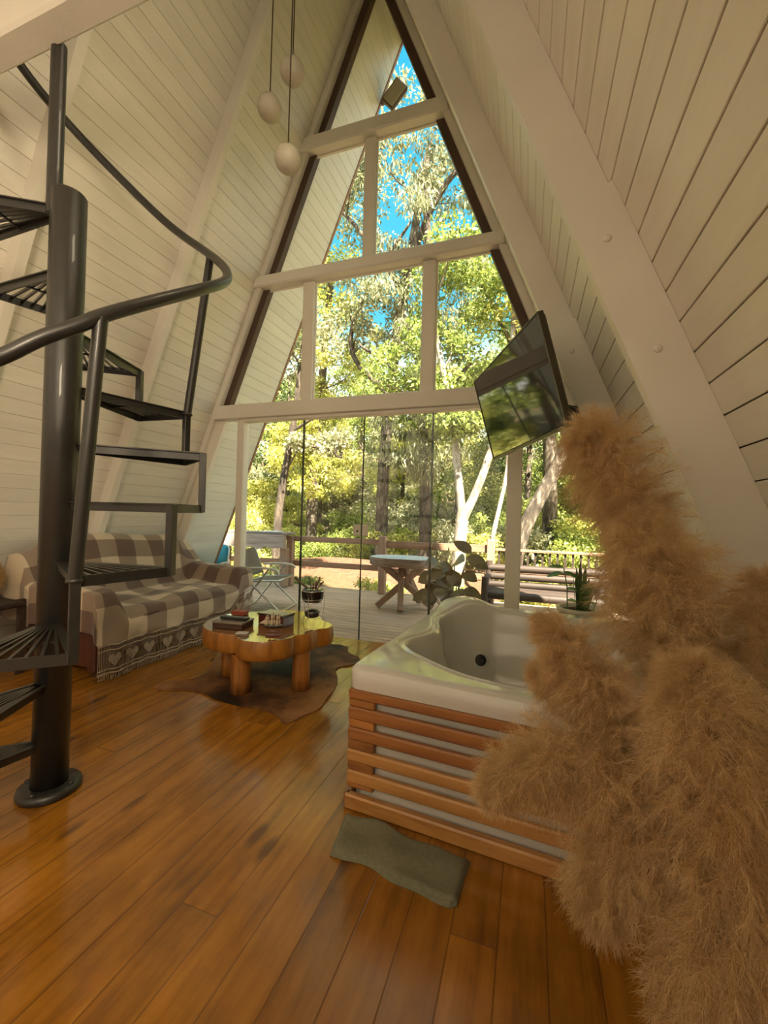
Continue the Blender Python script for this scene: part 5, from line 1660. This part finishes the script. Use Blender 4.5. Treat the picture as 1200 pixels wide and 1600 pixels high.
plumes = {
'A': ([(1.600,-2.375,1.415,0.045),(1.640,-2.368,1.370,0.100),(1.698,-2.365,1.265,0.130),(1.758,-2.366,1.113,0.101),(1.811,-2.367,0.934,0.058)], 'tall tan pampas plume reaching up towards the television'),
'B': ([(1.698,-2.472,1.171,0.019),(1.731,-2.481,1.103,0.095),(1.764,-2.490,1.000,0.140),(1.795,-2.499,0.887,0.150),(1.818,-2.511,0.750,0.085)], 'thick tan pampas plume just below the tallest one'),
'C': ([(1.500,-2.644,0.954,0.014),(1.546,-2.649,0.898,0.058),(1.604,-2.650,0.825,0.084),(1.665,-2.649,0.743,0.079),(1.735,-2.644,0.639,0.051)], 'pampas plume fanning up left over the tub basin'),
'I': ([(1.488,-2.616,0.823,0.012),(1.545,-2.606,0.800,0.052),(1.624,-2.599,0.754,0.063),(1.701,-2.593,0.668,0.055)], 'small pampas plume pointing left at the tub jet'),
'D': ([(1.396,-2.741,0.610,0.018),(1.443,-2.736,0.657,0.055),(1.515,-2.721,0.690,0.090),(1.599,-2.703,0.692,0.108),(1.693,-2.680,0.650,0.107),(1.771,-2.674,0.580,0.074)], 'drooping pampas plume reaching furthest left over the slats'),
'E': ([(1.747,-2.749,0.919,0.018),(1.755,-2.756,0.855,0.078),(1.769,-2.761,0.761,0.121),(1.792,-2.752,0.640,0.138),(1.816,-2.742,0.497,0.132),(1.840,-2.732,0.354,0.099)], 'largest upright pampas plume nearest the right picture edge'),
'F': ([(1.940,-2.514,1.068,0.014),(1.935,-2.515,0.978,0.055),(1.931,-2.515,0.868,0.083),(1.928,-2.515,0.744,0.083),(1.914,-2.540,0.632,0.061)], 'darker pampas plume at the right edge against the board wall'),
'G': ([(1.606,-2.730,0.428,0.025),(1.616,-2.727,0.489,0.074),(1.644,-2.718,0.564,0.104),(1.688,-2.703,0.639,0.104),(1.746,-2.683,0.665,0.067)], 'pampas plume hanging down with a ragged end over the floor'),
'H': ([(1.718,-2.838,0.400,0.045),(1.736,-2.833,0.461,0.081),(1.763,-2.814,0.523,0.103),(1.795,-2.792,0.587,0.094),(1.834,-2.758,0.624,0.059)], 'lowest pampas plume hanging at the bottom right corner'),
}
def plume(key, pts, label, n, seed):
    r = np.random.default_rng(seed)
    P = np.array(pts); m = len(P)
    root = thing('pampas_plume', label, 'pampas grass', tuple(P[-1][:3]), 'pampas plumes in the floor vase' if False else None)
    nw = max(60, n // 90)
    q = r.uniform(0, 1, nw) ** .9 * (m - 1)
    i = np.clip(np.floor(q).astype(int), 0, m - 2); f = (q - i)[:, None]
    p0 = P[np.maximum(i - 1, 0)]; p1 = P[i]; p2 = P[i + 1]; p3 = P[np.minimum(i + 2, m - 1)]
    C = .5 * ((2 * p1) + (-p0 + p2) * f + (2 * p0 - 5 * p1 + 4 * p2 - p3) * f ** 2 + (-p0 + 3 * p1 - 3 * p2 + p3) * f ** 3)
    T = P[i, :3] - P[i + 1, :3]; T /= np.linalg.norm(T, axis=1)[:, None]          # towards the tip
    R_ = C[:, 3:4]
    g = np.array([0, 0, -1.0])
    unit = lambda v: v / np.linalg.norm(v, axis=1)[:, None]
    # curved side branchlets leave the rachis ...
    rad = r.normal(size=(nw, 3)); rad = unit(rad - (rad * T).sum(1)[:, None] * T)
    wd = unit(rad * .8 + T * r.uniform(.4, 1.1, (nw, 1)) + r.normal(size=(nw, 3)) * .15)
    wl = (R_ * r.uniform(.55, 1.15, (nw, 1)) + .012)
    S_ = 6
    W_ = [C[:, :3] + rad * R_ * .08]; D_ = [wd]
    curl = r.normal(size=(nw, 3)) * .12
    for s in range(S_):
        wd = unit(wd + g * .20 + curl); W_.append(W_[-1] + wd * wl / S_); D_.append(wd)
    W_ = np.stack(W_, 1); D_ = np.stack(D_, 1)                     # (nw, S_+1, 3)
    # ... and carry fine feathery fibres
    wi = r.integers(0, nw, n); u = r.uniform(.05, 1, n) ** .75 * S_
    k_ = np.clip(np.floor(u).astype(int), 0, S_ - 1); fu = (u - k_)[:, None]
    start = W_[wi, k_] * (1 - fu) + W_[wi, k_ + 1] * fu
    dw = D_[wi, k_]
    d0 = unit(dw * .7 + r.normal(size=(n, 3)) * .62)
    L = r.uniform(.014, .036, (n, 1)) * (.75 + R_[wi] * 3.0)
    segs = 3
    pts_ = [start]; d_ = d0
    for s in range(segs):
        d_ = unit(d_ + g * .16 + dw * .10 + r.normal(size=(n, 3)) * .16)
        pts_.append(pts_[-1] + d_ * L / segs)
    sd = unit(np.cross(d0, r.normal(size=(n, 3))))
    w0 = .00030
    rows = []
    for s, p in enumerate(pts_):
        w_ = w0 * (1 - .7 * s / segs)
        rows += [p - sd * w_, p + sd * w_]
    V_ = np.stack(rows, 1); k = V_.shape[1]
    base_ = np.arange(n)[:, None] * k
    F_ = np.concatenate([base_ + np.array([[2 * s, 2 * s + 1, 2 * s + 3, 2 * s + 2]]) for s in range(segs)], 0)
    fo = fast_mesh('plume_fibres', V_.reshape(-1, 3), F_, M['pampas'], root, False, loc=P[-1][:3])
    fo['kind'] = 'stuff'
    # woolly central rachis
    mb = MB()
    Pc = chaikin([tuple(x) for x in pts], 2, False)
    mb.tube([p[:3] for p in Pc], [p[3] * .22 for p in Pc], 12)
    mb.build('rachis', M['pampas'], root, P[-1][:3])
    mb = MB()
    a = Vector(P[-1][:3]); b = vase_c + Vector((random.uniform(-.02, .02), random.uniform(-.02, .02), .30))
    mb.tube(chaikin([tuple(a), tuple(a.lerp(b, .5) + Vector((0, 0, .05))), tuple(b)], 2, False), .004, 6)
    mb.build('stem', M['stem'], root, a)
cnt = {'A': 60000, 'B': 66000, 'C': 30000, 'I': 17000, 'D': 62000, 'E': 90000, 'F': 24000, 'G': 50000, 'H': 50000}
for i, (k, (p, lab)) in enumerate(plumes.items()):
    plume(k, p, lab, int(cnt[k] * 1.6), 100 + i)
